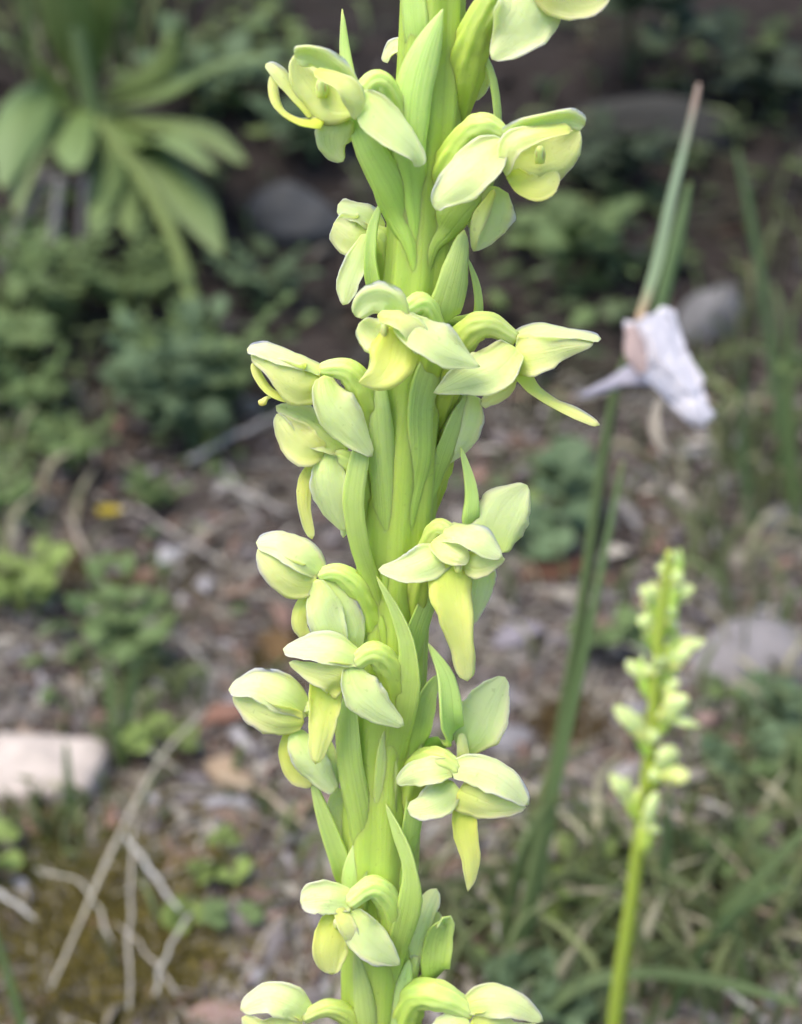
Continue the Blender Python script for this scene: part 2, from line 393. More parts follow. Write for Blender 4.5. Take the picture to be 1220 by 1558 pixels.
# each flower: ovary curve, then its floral leaves
# -- upper left
f = ovary([(622, 330, 30), (608, 240, 50), (598, 165, 60), (574, 126, 66), (549, 140, 72)], [16, 24, 24, 18, 11])
part('dorsal_sepal', 'sepal', [(553, 142, 84), (512, 108, 92), (475, 84, 90), (448, 86, 82)], [10, 20, 20, 13], (-.45, -.75, .5), 1.0, f)
part('petal', 'petal', [(550, 162, 62), (505, 158, 50), (468, 126, 48), (447, 84, 54)], [8, 27, 25, 9], (-.15, -.1, 1), 0.6, f)
part('petal', 'petal', [(476, 180, 44), (446, 140, 46), (424, 112, 48), (404, 98, 46)], [10, 12, 13, 9], (.3, .6, .7), -0.7, f)
part('petal', 'petal', [(478, 108, 104), (520, 128, 112), (540, 155, 110), (539, 182, 100)], [7, 13, 15, 3], (.3, .1, 1), -0.5, f)
part('lip', 'lip', [(492, 188, 52), (455, 186, 58), (428, 168, 60), (416, 140, 56), (416, 112, 50)], [9, 8, 8, 7, 6], (.3, .6, .7), -0.8, f)
part('lateral_sepal', 'sepal', [(549, 140, 84), (575, 172, 98), (612, 210, 102), (634, 236, 94), (638, 254, 88)], [9, 27, 26, 15, 7], (.25, .3, 1), -0.8, f)
part('lateral_sepal', 'sepal', [(524, 172, 46), (510, 200, 40), (508, 224, 34), (522, 246, 30)], [16, 26, 20, 6], (.1, .1, 1), 0.5, f)
anther((489, 134, 62), 14, f)
bract([(626, 372, 28), (594, 288, 50), (558, 220, 52), (538, 160, 30), (525, 85, 8), (521, 14, 2)], [16, 27, 22, 15, 9, 2], (-.4, 0, 1), -0.5)
bract([(632, 330, 42), (622, 235, 58), (625, 150, 62), (645, 75, 60), (674, 14, 54)], [18, 27, 30, 24, 3], (-.35, 0, 1), -0.7)
# -- top left, behind the stem
f = ovary([(640, 130, -30), (632, 95, -40), (622, 72, -40)], [12, 12, 8])
part('lateral_sepal', 'sepal', [(626, 66, -36), (606, 68, -36), (592, 80, -38), (583, 94, -40)], [9, 11, 12, 9], (-.2, .5, .8), -0.6, f)
part('lip', 'lip', [(624, 76, -45), (604, 84, -50)], [7, 5], (0, 0, 1), -0.5, f)
# -- top right, cut by the frame
f = ovary([(690, 190, 18), (705, 110, 36), (728, 40, 46), (768, -20, 52), (800, -30, 54)], [16, 28, 28, 20, 12])
part('lateral_sepal', 'sepal', [(815, -40, 66), (808, 5, 74), (784, 50, 78), (748, 90, 70)], [30, 42, 36, 8], (.2, .1, 1), -0.55, f, n=24)
part('petal', 'petal', [(806, -34, 70), (850, -14, 80), (895, -6, 78), (930, -20, 70)], [12, 30, 28, 10], (.1, -.2, 1), -0.6, f)
part('dorsal_sepal', 'sepal', [(804, -40, 66), (850, -50, 70), (900, -44, 68), (934, -26, 62)], [10, 30, 26, 10], (.1, .5, .8), -0.8, f)
bract([(644, 100, 34), (632, 40, 36), (628, -30, 30), (634, -90, 20)], [18, 22, 18, 4], (-.5, 0, 1), -0.8)
# -- right, behind the stem near the top
f = ovary([(690, 170, -20), (702, 120, -25), (712, 90, -22)], [14, 15, 12])
part('lateral_sepal', 'sepal', [(714, 78, -14), (722, 105, -10), (724, 130, -12), (716, 152, -16)], [12, 17, 18, 10], (.2, .1, 1), -0.7, f)
part('petal', 'petal', [(706, 90, -30), (708, 120, -32), (706, 145, -34)], [10, 14, 8], (.2, .1, 1), -0.4, f)
# -- upper right, open mouth
f = ovary([(668, 335, 32), (680, 270, 55), (705, 218, 62), (735, 194, 66), (768, 206, 70)], [16, 26, 27, 20, 11])
part('dorsal_sepal', 'sepal', [(764, 208, 78), (812, 188, 88), (860, 180, 84), (890, 190, 76)], [10, 17, 16, 12], (.25, -.7, .5), 1.1, f)
part('petal', 'petal', [(768, 228, 56), (812, 238, 44), (852, 228, 44), (882, 198, 54)], [20, 36, 32, 8], (.1, -.1, 1), 0.7, f)
part('petal', 'petal', [(868, 196, 92), (815, 204, 104), (778, 222, 106), (770, 268, 94)], [7, 12, 17, 4], (-.2, .2, 1), -0.6, f)
part('lip', 'lip', [(776, 262, 76), (800, 284, 82), (828, 284, 82), (848, 262, 76)], [14, 18, 17, 8], (.1, .4, .9), -0.5, f)
part('lateral_sepal', 'sepal', [(768, 214, 84), (735, 242, 98), (700, 274, 102), (672, 302, 94), (664, 320, 88)], [9, 31, 30, 17, 6], (-.2, .2, 1), -0.75, f)
part('lateral_sepal', 'sepal', [(756, 284, 30), (746, 318, 30), (738, 350, 26), (720, 382, 20)], [16, 33, 28, 4], (.3, 0, 1), -0.9, f)
part('lateral_sepal', 'petal', [(752, 288, 38), (732, 325, 42), (722, 360, 36), (720, 380, 26)], [4, 10, 9, 3], (-.6, 0, 1), 0.5, f)
anther((822, 236, 66), 13, f)
bract([(656, 378, 40), (692, 324, 46), (738, 268, 30), (757, 195, 18), (750, 120, 22), (724, 56, 30)], [15, 27, 19, 8, 7, 3], (.3, 0, 1), -0.5)
# -- left, behind the stem
f = ovary([(600, 470, -10), (588, 420, -14), (584, 370, -14), (566, 346, -16)], [20, 22, 20, 10])
part('dorsal_sepal', 'sepal', [(584, 350, -12), (550, 326, -8), (514, 312, -14)], [8, 20, 14], (-.2, .5, .8), -0.7, f)
part('petal', 'petal', [(566, 352, -4), (538, 358, 4), (508, 340, -6)], [8, 29, 22], (-.1, -.2, 1), -0.6, f)
part('lateral_sepal', 'sepal', [(560, 356, 12), (545, 392, 16), (530, 430, 14), (522, 464, 10)], [7, 14, 18, 14], (-.3, 0, 1), -0.7, f, capt=.25)
bract([(592, 480, 12), (570, 435, 30), (564, 390, 34), (568, 345, 28), (581, 304, 18)], [16, 15, 10, 8, 2], (-.5, 0, 1), 0.5)
bract([(606, 478, 20), (592, 420, 14), (596, 370, 4)], [12, 12, 4], (-.6, 0, 1), -0.5)
# -- centre front, mouth to the left
f = ovary([(634, 640, 40), (655, 560, 62), (656, 500, 72), (640, 464, 80), (612, 476, 94)], [16, 24, 25, 18, 11])
part('dorsal_sepal', 'sepal', [(616, 484, 112), (592, 458, 120), (562, 458, 114), (541, 482, 104)], [12, 22, 20, 10], (-.5, -.5, .7), 0.9, f)
part('petal', 'petal', [(604, 508, 98), (576, 512, 92), (546, 492, 94)], [16, 27, 14], (-.2, .1, 1), 0.7, f)
part('petal', 'petal', [(575, 480, 124), (610, 488, 132), (634, 512, 128), (634, 540, 116)], [6, 14, 16, 4], (.2, .2, 1), -0.6, f)
part('lip', 'lip', [(602, 496, 104), (600, 535, 110), (588, 562, 118), (568, 578, 122), (546, 582, 118)], [20, 34, 28, 17, 5], [(-.1, .3, 1), (-.1, -.1, 1), (0, -.5, .8)], 0.55, f, n=24, wav=.2)
part('lateral_sepal', 'sepal', [(606, 484, 120), (640, 508, 132), (680, 532, 132), (730, 558, 114)], [12, 27, 27, 3], (.2, .3, 1), -0.75, f)
anther((585, 503, 106), 10, f)
bract([(625, 780, 44), (640, 690, 56), (640, 620, 62), (655, 560, 58), (672, 520, 46)], [14, 19, 22, 23, 6], (.15, 0, 1), -0.55)
bract([(664, 545, 44), (676, 480, 62), (694, 412, 64), (706, 350, 50)], [20, 30, 23, 6], (.25, 0, 1), -0.55)
# -- right, side view, long drooping lip
f = ovary([(655, 660, 28), (672, 590, 46), (700, 522, 58), (738, 494, 60), (784, 516, 58)], [16, 26, 28, 19, 10])
part('dorsal_sepal', 'sepal', [(780, 518, 60), (825, 504, 66), (872, 508, 62), (914, 516, 54)], [10, 16, 11, 9], (.1, .55, .8), -0.9, f)
part('petal', 'petal', [(783, 540, 70), (815, 540, 80), (858, 530, 74), (902, 524, 62)], [24, 26, 15, 4], (.1, -.1, 1), -0.6, f)
part('petal', 'petal', [(783, 540, 40), (815, 540, 30), (858, 528, 36), (904, 520, 50)], [20, 24, 14, 4], (.1, -.1, 1), 0.6, f)
part('lip', 'lip', [(790, 556, 58), (810, 590, 62), (840, 614, 64), (876, 630, 64), (912, 647, 62)], [20, 14, 9, 9, 6], (.3, .5, .8), -0.6, f)
part('lateral_sepal', 'sepal', [(782, 528, 72), (752, 558, 88), (708, 576, 92), (660, 598, 76)], [16, 33, 25, 3], (-.1, .3, 1), -0.7, f)
part('lateral_sepal', 'petal', [(778, 560, 26), (762, 594, 18), (732, 617, 12)], [12, 14, 8], (0, .2, 1), -0.5, f)
bract([(712, 500, 14), (728, 470, 10), (724, 432, 4), (712, 394, 2)], [9, 7, 6, 2], (.2, 0, 1), -0.4)
# -- right, behind, below it
f = ovary([(642, 790, 0), (664, 720, 8), (690, 650, 8), (710, 600, 6)], [16, 20, 18, 10])
part('lateral_sepal', 'sepal', [(718, 600, 14), (712, 640, 22), (696, 676, 22), (672, 708, 18)], [12, 20, 20, 5], (.3, 0, 1), -0.8, f)
part('petal', 'petal', [(708, 606, -6), (690, 660, -4), (668, 706, -4)], [10, 18, 6], (.3, 0, 1), -0.5, f)
bract([(650, 770, 10), (672, 700, 26), (692, 645, 28), (710, 600, 18)], [12, 17, 15, 4], (.5, 0, 1), -0.5)
# -- left, side view, lip curled up
f = ovary([(572, 740, 36), (562, 660, 58), (552, 600, 64), (528, 564, 62), (488, 562, 56)], [16, 22, 26, 18, 9])
part('dorsal_sepal', 'sepal', [(490, 566, 58), (450, 548, 66), (405, 532, 62), (376, 532, 54)], [9, 15, 14, 10], (-.1, .6, .75), -0.9, f)
part('petal', 'petal', [(488, 582, 66), (456, 584, 76), (416, 560, 68), (382, 542, 56)], [18, 29, 15, 6], (-.1, -.1, 1), -0.6, f)
part('petal', 'petal', [(488, 582, 38), (456, 578, 28), (416, 556, 34), (382, 540, 46)], [14, 22, 14, 6], (-.1, -.1, 1), 0.6, f)
part('lip', 'lip', [(468, 600, 54), (438, 607, 58), (412, 597, 58), (394, 574, 54), (385, 550, 48)], [14, 10, 9, 8, 6], (.3, .6, .7), -0.6, f)
part('lateral_sepal', 'sepal', [(492, 572, 74), (504, 612, 90), (535, 652, 92), (566, 694, 78)], [10, 26, 26, 6], (.15, .2, 1), -0.75, f)
mb = MB(); tube(mb, [M(394, 613, 56), M(400, 612, 57), M(405, 606, 56), M(412, 604, 56)], [4 * PX, 5.5 * PX, 3.5 * PX, 2 * PX], n=8, m=8, bump=.4); mb.build('pollen_mass', MAT['anther'], f)
bract([(582, 880, 42), (586, 790, 54), (578, 700, 62), (572, 620, 66), (570, 560, 58)], [14, 18, 22, 24, 8], (-.2, 0, 1), -0.5)
# -- left, below it
f = ovary([(578, 860, 20), (558, 770, 40), (535, 710, 44), (498, 688, 40)], [14, 20, 19, 9])
part('dorsal_sepal', 'sepal', [(528, 688, 36), (490, 662, 50), (455, 634, 50), (420, 618, 42)], [14, 23, 20, 9], (-.1, .5, .8), -0.8, f)
part('petal', 'petal', [(494, 688, 54), (465, 680, 62), (438, 656, 58), (421, 630, 48)], [10, 26, 23, 7], (-.2, -.1, 1), -0.6, f)
part('lip', 'lip', [(484, 706, 42), (466, 730, 46), (463, 770, 46), (475, 820, 42)], [8, 12, 9, 7], (-.2, .1, 1), -0.5, f)
part('lateral_sepal', 'sepal', [(500, 686, 54), (500, 725, 64), (508, 765, 62), (526, 808, 50)], [8, 24, 24, 8], (-.1, .1, 1), -0.7, f)
part('lateral_sepal', 'sepal', [(520, 700, 40), (528, 760, 44), (522, 818, 40)], [10, 12, 4], (.1, .1, 1), -0.5, f)
bract([(584, 960, 40), (566, 890, 58), (546, 830, 72), (538, 765, 80), (546, 700, 76), (556, 650, 60)], [10, 14, 17, 18, 16, 4], (-.3, 0, 1), -0.6)
# -- right front, lip hanging straight down
f = ovary([(622, 1010, 36), (632, 920, 54), (646, 850, 62), (668, 806, 74), (692, 818, 88)], [14, 22, 20, 16, 10])
part('dorsal_sepal', 'sepal', [(676, 806, 92), (704, 812, 112), (734, 826, 120), (764, 848, 118)], [16, 22, 22, 8], (.1, .6, .8), -0.8, f)
part('petal', 'petal', [(660, 822, 100), (680, 836, 118), (700, 846, 126), (712, 856, 124)], [10, 17, 16, 6], (-.1, .3, 1), -0.5, f)
part('petal', 'petal', [(706, 852, 112), (728, 858, 118), (768, 850, 114)], [12, 19, 5], (.1, -.2, 1), -0.5, f)
part('lip', 'lip', [(684, 852, 108), (684, 890, 116), (694, 940, 122), (704, 990, 120), (711, 1036, 112)], [22, 31, 25, 17, 14], [(0, .3, 1), (0, .1, 1), (0, -.2, 1)], 0.45, f, n=24, capt=.1)
part('lateral_sepal', 'sepal', [(690, 832, 94), (655, 852, 112), (620, 866, 112), (576, 867, 98)], [14, 24, 21, 6], (-.1, .3, 1), -0.75, f)
part('lateral_sepal', 'sepal', [(752, 842, 52), (756, 805, 48), (776, 768, 42), (802, 738, 34)], [20, 38, 36, 9], (.1, .1, 1), 0.35, f, wav=.16, n=24)
part('lateral_sepal', 'sepal', [(736, 862, 84), (732, 900, 78), (716, 950, 66)], [14, 17, 5], (.3, 0, 1), -0.6, f)
anther((697, 862, 124), 10, f)
bract([(702, 840, 44), (716, 790, 52), (716, 740, 46), (701, 680, 34)], [16, 15, 10, 3], (.1, 0, 1), 0.35)
bract([(615, 1030, 42), (634, 960, 50), (655, 905, 44), (672, 860, 30)], [14, 20, 16, 4], (.4, 0, 1), -0.5)
# -- left, hooded
f = ovary([(584, 1020, 34), (568, 950, 50), (545, 898, 58), (515, 872, 54), (486, 876, 46)], [16, 24, 24, 15, 9])
part('dorsal_sepal', 'sepal', [(490, 872, 48), (462, 848, 60), (425, 826, 58), (390, 826, 48)], [10, 25, 23, 12], (-.1, .5, .8), -0.8, f)
part('petal', 'petal', [(482, 888, 58), (452, 884, 68), (418, 862, 62), (392, 836, 50)], [10, 27, 23, 8], (-.2, -.1, 1), -0.6, f)
part('lip', 'lip', [(476, 896, 46), (458, 925, 46), (456, 950, 44), (470, 972, 40)], [8, 11, 11, 8], (-.3, .1, 1), -0.4, f)
part('lateral_sepal', 'sepal', [(482, 882, 62), (490, 920, 76), (502, 956, 76), (522, 994, 64)], [7, 23, 25, 12], (-.1, .1, 1), -0.8, f)
part('lateral_sepal', 'sepal', [(490, 882, 56), (520, 920, 62), (538, 960, 60), (540, 1000, 54)], [6, 20, 18, 8], (.2, .1, 1), -0.5, f)
# -- centre left front
f = ovary([(592, 1170, 40), (602, 1085, 66), (594, 1022, 82), (568, 994, 90), (538, 1010, 90)], [16, 26, 27, 18, 11])
part('dorsal_sepal', 'sepal', [(548, 1002, 92), (512, 988, 104), (470, 986, 102), (431, 988, 90)], [14, 22, 22, 12], (-.1, .5, .8), -0.7, f)
part('petal', 'petal', [(528, 1040, 100), (508, 1030, 110), (474, 1022, 106), (440, 1008, 94)], [24, 24, 14, 6], (-.1, -.1, 1), -0.5, f)
part('lip', 'lip', [(498, 1032, 84), (494, 1075, 92), (488, 1115, 92), (480, 1162, 86)], [22, 23, 19, 9], (-.1, .1, 1), -0.5, f)
part('lateral_sepal', 'sepal', [(532, 1012, 100), (548, 1050, 116), (576, 1078, 116), (614, 1104, 102)], [10, 27, 22, 7], (.2, .2, 1), -0.75, f)
bract([(594, 1210, 44), (608, 1110, 68), (618, 1050, 84), (621, 992, 90), (604, 935, 84), (572, 876, 72)], [16, 22, 24, 16, 10, 2], (-.2, 0, 1), 0.5)
# -- far left, hooded
f = ovary([(556, 1240, 26), (540, 1160, 30), (520, 1100, 28), (495, 1074, 28), (458, 1082, 34)], [14, 20, 18, 13, 9])
part('dorsal_sepal', 'sepal', [(470, 1084, 36), (435, 1056, 52), (390, 1042, 52), (348, 1050, 42)], [12, 27, 24, 14], (-.1, .5, .8), -0.75, f)
part('petal', 'petal', [(462, 1098, 50), (428, 1096, 60), (390, 1082, 56), (354, 1060, 44)], [12, 24, 22, 8], (-.2, -.2, 1), -0.6, f)
part('lip', 'lip', [(440, 1112, 34), (434, 1150, 36), (450, 1182, 34), (476, 1194, 30)], [8, 11, 11, 7], (-.3, .1, 1), -0.5, f)
part('lateral_sepal', 'sepal', [(448, 1112, 42), (462, 1140, 52), (482, 1170, 52), (510, 1206, 42)], [9, 22, 23, 10], (0, .2, 1), -0.75, f)
part('lateral_sepal', 'sepal', [(494, 1130, 30), (506, 1165, 34), (512, 1206, 28)], [10, 10, 3], (.1, .1, 1), -0.4, f)
part('lip', 'sepal', [(514, 1198, 4), (511, 1238, 6), (520, 1274, 4)], [8, 14, 3], (-.1, 0, 1), -0.4, f)
bract([(546, 1390, 24), (518, 1310, 36), (492, 1240, 36), (474, 1185, 28)], [16, 18, 13, 5], (-.3, 0, 1), 0.5)
bract([(562, 1330, 44), (545, 1240, 60), (530, 1160, 66), (528, 1100, 62), (534, 1040, 50)], [16, 23, 24, 20, 5], (-.25, 0, 1), -0.6)
bract([(580, 1340, 46), (584, 1240, 58), (588, 1170, 62), (590, 1105, 58)], [14, 20, 20, 8], (.05, 0, 1), -0.5)
# -- right, below the long lip
f = ovary([(610, 1290, 30), (620, 1215, 46), (638, 1168, 58), (668, 1158, 74), (699, 1174, 88)], [16, 28, 28, 21, 11])
part('dorsal_sepal', 'sepal', [(688, 1170, 92), (728, 1172, 104), (768, 1190, 104), (804, 1224, 92)], [12, 22, 25, 8], (.1, .4, .9), -0.7, f)
part('petal', 'petal', [(696, 1206, 96), (728, 1220, 104), (760, 1228, 102), (800, 1228, 92)], [22, 25, 17, 6], (.1, -.2, 1), -0.5, f)
part('lip', 'lip', [(706, 1226, 86), (707, 1262, 92), (715, 1300, 94), (716, 1330, 92), (712, 1356, 88)], [18, 18, 15, 10, 2], (0, .1, 1), -0.4, f)
part('lateral_sepal', 'sepal', [(690, 1190, 88), (672, 1212, 98), (645, 1228, 98), (620, 1230, 86)], [12, 24, 20, 10], (-.2, .2, 1), -0.75, f)
part('lateral_sepal', 'sepal', [(690, 1170, 92), (660, 1172, 100), (628, 1178, 92), (604, 1192, 76)], [10, 19, 18, 5], (-.2, .3, 1), -0.6, f)
part('lateral_sepal', 'sepal', [(706, 1150, 46), (724, 1110, 48), (744, 1068, 42), (768, 1030, 32)], [8, 36, 34, 10], (.15, .1, 1), -0.5, f, wav=.15, n=24)
part('petal', 'petal', [(706, 1170, 60), (704, 1145, 60), (702, 1115, 56)], [10, 9, 6], (.1, 0, 1), -0.5, f)
bract([(682, 1150, 62), (686, 1100, 76), (680, 1035, 80), (651, 978, 66)], [18, 21, 15, 2], (.1, 0, 1), 0.7)
bract([(626, 1170, 40), (640, 1100, 44), (650, 1060, 38), (668, 1026, 22)], [14, 19, 17, 5], (.2, 0, 1), 0.5)
bract([(612, 1340, 40), (626, 1260, 50), (634, 1190, 48), (640, 1130, 36)], [14, 18, 18, 5], (.4, 0, 1), -0.5)
# -- lower centre front
f = ovary([(582, 1540, 40), (592, 1450, 60), (596, 1385, 76), (568, 1350, 86), (530, 1374, 92)], [16, 24, 26, 18, 12])
part('dorsal_sepal', 'sepal', [(536, 1370, 94), (505, 1366, 104), (480, 1366, 102), (457, 1372, 92)], [14, 22, 24, 13], (-.1, .3, 1), -0.5, f)
part('lip', 'lip', [(516, 1388, 94), (506, 1420, 102), (502, 1452, 102), (505, 1482, 96)], [18, 26, 25, 10], (-.1, 0, 1), -0.4, f, wav=.2)
part('petal', 'petal', [(514, 1382, 106), (526, 1405, 114), (534, 1425, 114), (536, 1446, 106)], [7, 12, 11, 4], (.2, .1, 1), -0.5, f)
part('lateral_sepal', 'sepal', [(536, 1384, 98), (550, 1416, 112), (576, 1444, 112), (608, 1468, 98)], [9, 25, 25, 3], (.2, .2, 1), -0.75, f)
anther((512, 1406, 112), 9, f)
bract([(590, 1520, 44), (606, 1440, 72), (622, 1380, 88), (624, 1325, 90), (608, 1275, 82), (586, 1222, 68)], [12, 20, 22, 14, 11, 2], (-.2, 0, 1), 0.5)
bract([(552, 1480, 42), (540, 1400, 52), (540, 1330, 52), (552, 1270, 44)], [18, 24, 24, 6], (-.3, 0, 1), -0.6)
# -- lower right, half hidden
f = ovary([(600, 1560, 20), (616, 1500, 26), (632, 1450, 28)], [14, 16, 10])
part('lateral_sepal', 'sepal', [(624, 1476, 30), (634, 1430, 38), (646, 1390, 38), (664, 1352, 30)], [6, 16, 18, 15], (.2, 0, 1), -0.5, f, capt=.2)
part('petal', 'petal', [(640, 1440, 22), (655, 1410, 18), (668, 1388, 14)], [8, 12, 7], (.2, 0, 1), -0.4, f)
bract([(656, 1510, 44), (662, 1468, 40), (668, 1425, 38), (676, 1400, 48), (664, 1412, 64)], [18, 27, 25, 19, 6], [(.1, 0, 1), (.1, 0, 1), (0, -.9, .5)], 0.6, capt=.4)
# -- bottom right
f = ovary([(600, 1640, 30), (612, 1562, 48), (630, 1516, 60), (672, 1516, 68), (718, 1542, 72)], [16, 28, 29, 23, 11])
part('dorsal_sepal', 'sepal', [(708, 1530, 76), (745, 1522, 88), (785, 1530, 86), (826, 1554, 76)], [12, 24, 20, 6], (.1, .4, .9), -0.7, f)
part('petal', 'petal', [(716, 1556, 84), (748, 1566, 92), (780, 1570, 90), (820, 1560, 80)], [20, 28, 20, 6], (.1, -.2, 1), -0.5, f)
part('lateral_sepal', 'sepal', [(710, 1546, 80), (690, 1562, 90), (665, 1582, 90), (636, 1604, 78)], [10, 23, 22, 6], (-.2, .2, 1), -0.7, f)
part('lip', 'lip', [(728, 1580, 80), (732, 1630, 84), (738, 1690, 80)], [16, 16, 4], (0, .1, 1), -0.4, f)
# -- bottom left
f = ovary([(566, 1660, 40), (555, 1590, 54), (530, 1548, 60), (498, 1534, 62), (462, 1548, 64)], [14, 22, 21, 14, 10])
part('dorsal_sepal', 'sepal', [(470, 1546, 66), (440, 1526, 78), (405, 1518, 76), (366, 1536, 66)], [12, 24, 24, 12], (-.1, .4, .9), -0.5, f, wav=.2)
part('petal', 'petal', [(462, 1562, 72), (432, 1568, 80), (400, 1566, 78), (368, 1548, 68)], [14, 24, 22, 8], (-.1, -.2, 1), -0.5, f)
part('lip', 'lip', [(452, 1580, 62), (445, 1630, 64), (440, 1690, 60)], [14, 14, 5], (0, .1, 1), -0.4, f)
bract([(566, 1680, 48), (560, 1590, 62), (552, 1520, 66), (540, 1440, 54)], [18, 22, 20, 4], (-.2, 0, 1), -0.6)
bract([(596, 1700, 40), (600, 1600, 52), (612, 1520, 54), (622, 1460, 46)], [16, 20, 18, 5], (.3, 0, 1), -0.6)


# ------------------------------------------------------------------ background: helpers
RND = random.Random(11)
def gpt(px, py, lift=0.0): return G(px, py, lift)
def rise(pts, dd, d0=None):
    """a path that starts at d0 (or where its first point meets the ground) and comes dd cm nearer by its end, never below the soil"""
    d0 = depth(G(*pts[0])) - .1 if d0 is None else d0; out = []
    for i, (x, y) in enumerate(pts):
        d = d0 + dd * i / max(1, len(pts) - 1)
        out.append(V(x, y, min(d, depth(G(x, y)) - .15) if i else d))
    return out
def pxw(hw, p): return hw * depth(p) / FPX
def blade_thing(name, label, cat, pts, hw, mat, group=None, nrm=None, cup=-.4, thick=.03, n=24, seed=0, col=None, twist=0.0, capt=.03):
    mb = MB(); lamina(mb, pts, [pxw(h, p) for h, p in zip(hw, pts)], nrm or view(.2, .2, 1), cup, thick, n=n, m=4, seed=seed, col=col, twist=twist, wav=.05, capt=capt, capb=.01)
    return tag(mb.build(name, MAT[mat], base=pts[0]), label, cat, group)
def stalk_thing(name, label, cat, pts, hw, mat, group=None, n=24, col=None, bump=.15):
    mb = MB(); tube(mb, pts, [pxw(h, p) for h, p in zip(hw, pts)], n=n, m=8, col=col, bump=bump)
    return tag(mb.build(name, MAT[mat], base=pts[0]), label, cat, group)

# ------------------------------------------------------------------ rocks
def rock(name, label, px, py, rx, ry, rz, col, seed, sharp=.5, sink=.35, rot=0.0, flat=None, boxy=0):
    """an angular stone whose middle is seen at (px, py); rx across, ry away, rz up in cm"""
    import bmesh
    bm = bmesh.new(); bmesh.ops.create_icosphere(bm, subdivisions=4, radius=1.0)
    rr = random.Random(seed); cuts = []
    for _ in range(9):
        a = Vector((rr.uniform(-1, 1), rr.uniform(-1, 1), rr.uniform(-.6, 1))).normalized(); cuts.append((a, rr.uniform(.62, .92)))
    if flat: cuts.append((Vector((0, 0, 1)), flat))
    for v in bm.verts:
        p = v.co.copy()
        if boxy: p /= (abs(p.x) ** 12 + abs(p.y) ** 12 + abs(p.z) ** 12) ** (1 / 12)
        for a, d in (cuts[:3] if boxy else cuts):
            e = p.dot(a) - d
            if e > 0: p -= a * e * (0.6 + .4 * sharp)
        p += p.normalized() * (.07 * noise.noise(p * 2.2 + Vector((seed, 0, 0))) + .035 * noise.noise(p * 6 + Vector((seed, 3, 0))) + .012 * noise.noise(p * 17))
        v.co = Matrix.Rotation(rot, 3, 'Z') @ Vector((p.x * rx, p.y * ry, p.z * rz))
    c = G(px, py); c.z += rz * (1 - 2 * sink) * .5
    mb = MB(); mb.add([v.co + c for v in bm.verts], [tuple(v.index for v in q.verts) for q in bm.faces], None, col); bm.free()
    return tag(mb.build('rock', MAT['rock'], base=Vector((c.x, c.y, gz(c.x, c.y)))), label, 'rock', 'rocks lying on the forest soil')
rock('rock', 'pale cream angular stone at the left edge', 55, 1188, 1.65, .95, .6, (.74, .63, .55), 3, .9, .3, -.12, boxy=1)
rock('rock', 'smooth dark grey stone between the broad leaves and the spike', 450, 345, 2.1, 1.6, 1.5, (.11, .11, .11), 5, .3, .3)  # grey lowered further to stand for shade in the upper background
rock('rock', 'mauve grey stone to the right of the small blurred orchid', 1145, 1015, 2.1, 1.5, 1.1, (.36, .33, .33), 8, .5, .42, .4)
rock('rock', 'grey upright stone behind the white crumpled leaf', 1075, 500, 1.3, 1.0, 1.6, (.26, .25, .25), 12, .6, .3)
rock('rock', 'long low dark stone in the upper right shade', 1000, 215, 4.2, 2.0, 1.7, (.055, .055, .05), 15, .5, .35, -.2)  # stone colour darkened to carry the shade up here
rock('rock', 'pinkish flat stone at the bottom left of the spike', 335, 1552, .75, .5, .3, (.42, .28, .24), 18, .5, .3)
rock('rock', 'small grey stone at the far right below the dark bank', 1190, 800, 1.0, .8, .6, (.20, .19, .19), 21, .5, .3)
rock('rock', 'small pale pink stone right of the small orchid', 1072, 1105, .38, .3, .42, (.45, .31, .27), 24, .5, .3)
rock('rock', 'small blue grey pebble just above the moss, left of the spike', 445, 1285, .4, .3, .25, (.30, .29, .31), 27, .5, .3)
rock('rock', 'light grey stone under the drooping lip on the right', 770, 1130, .8, .6, .35, (.34, .32, .33), 30, .5, .35)

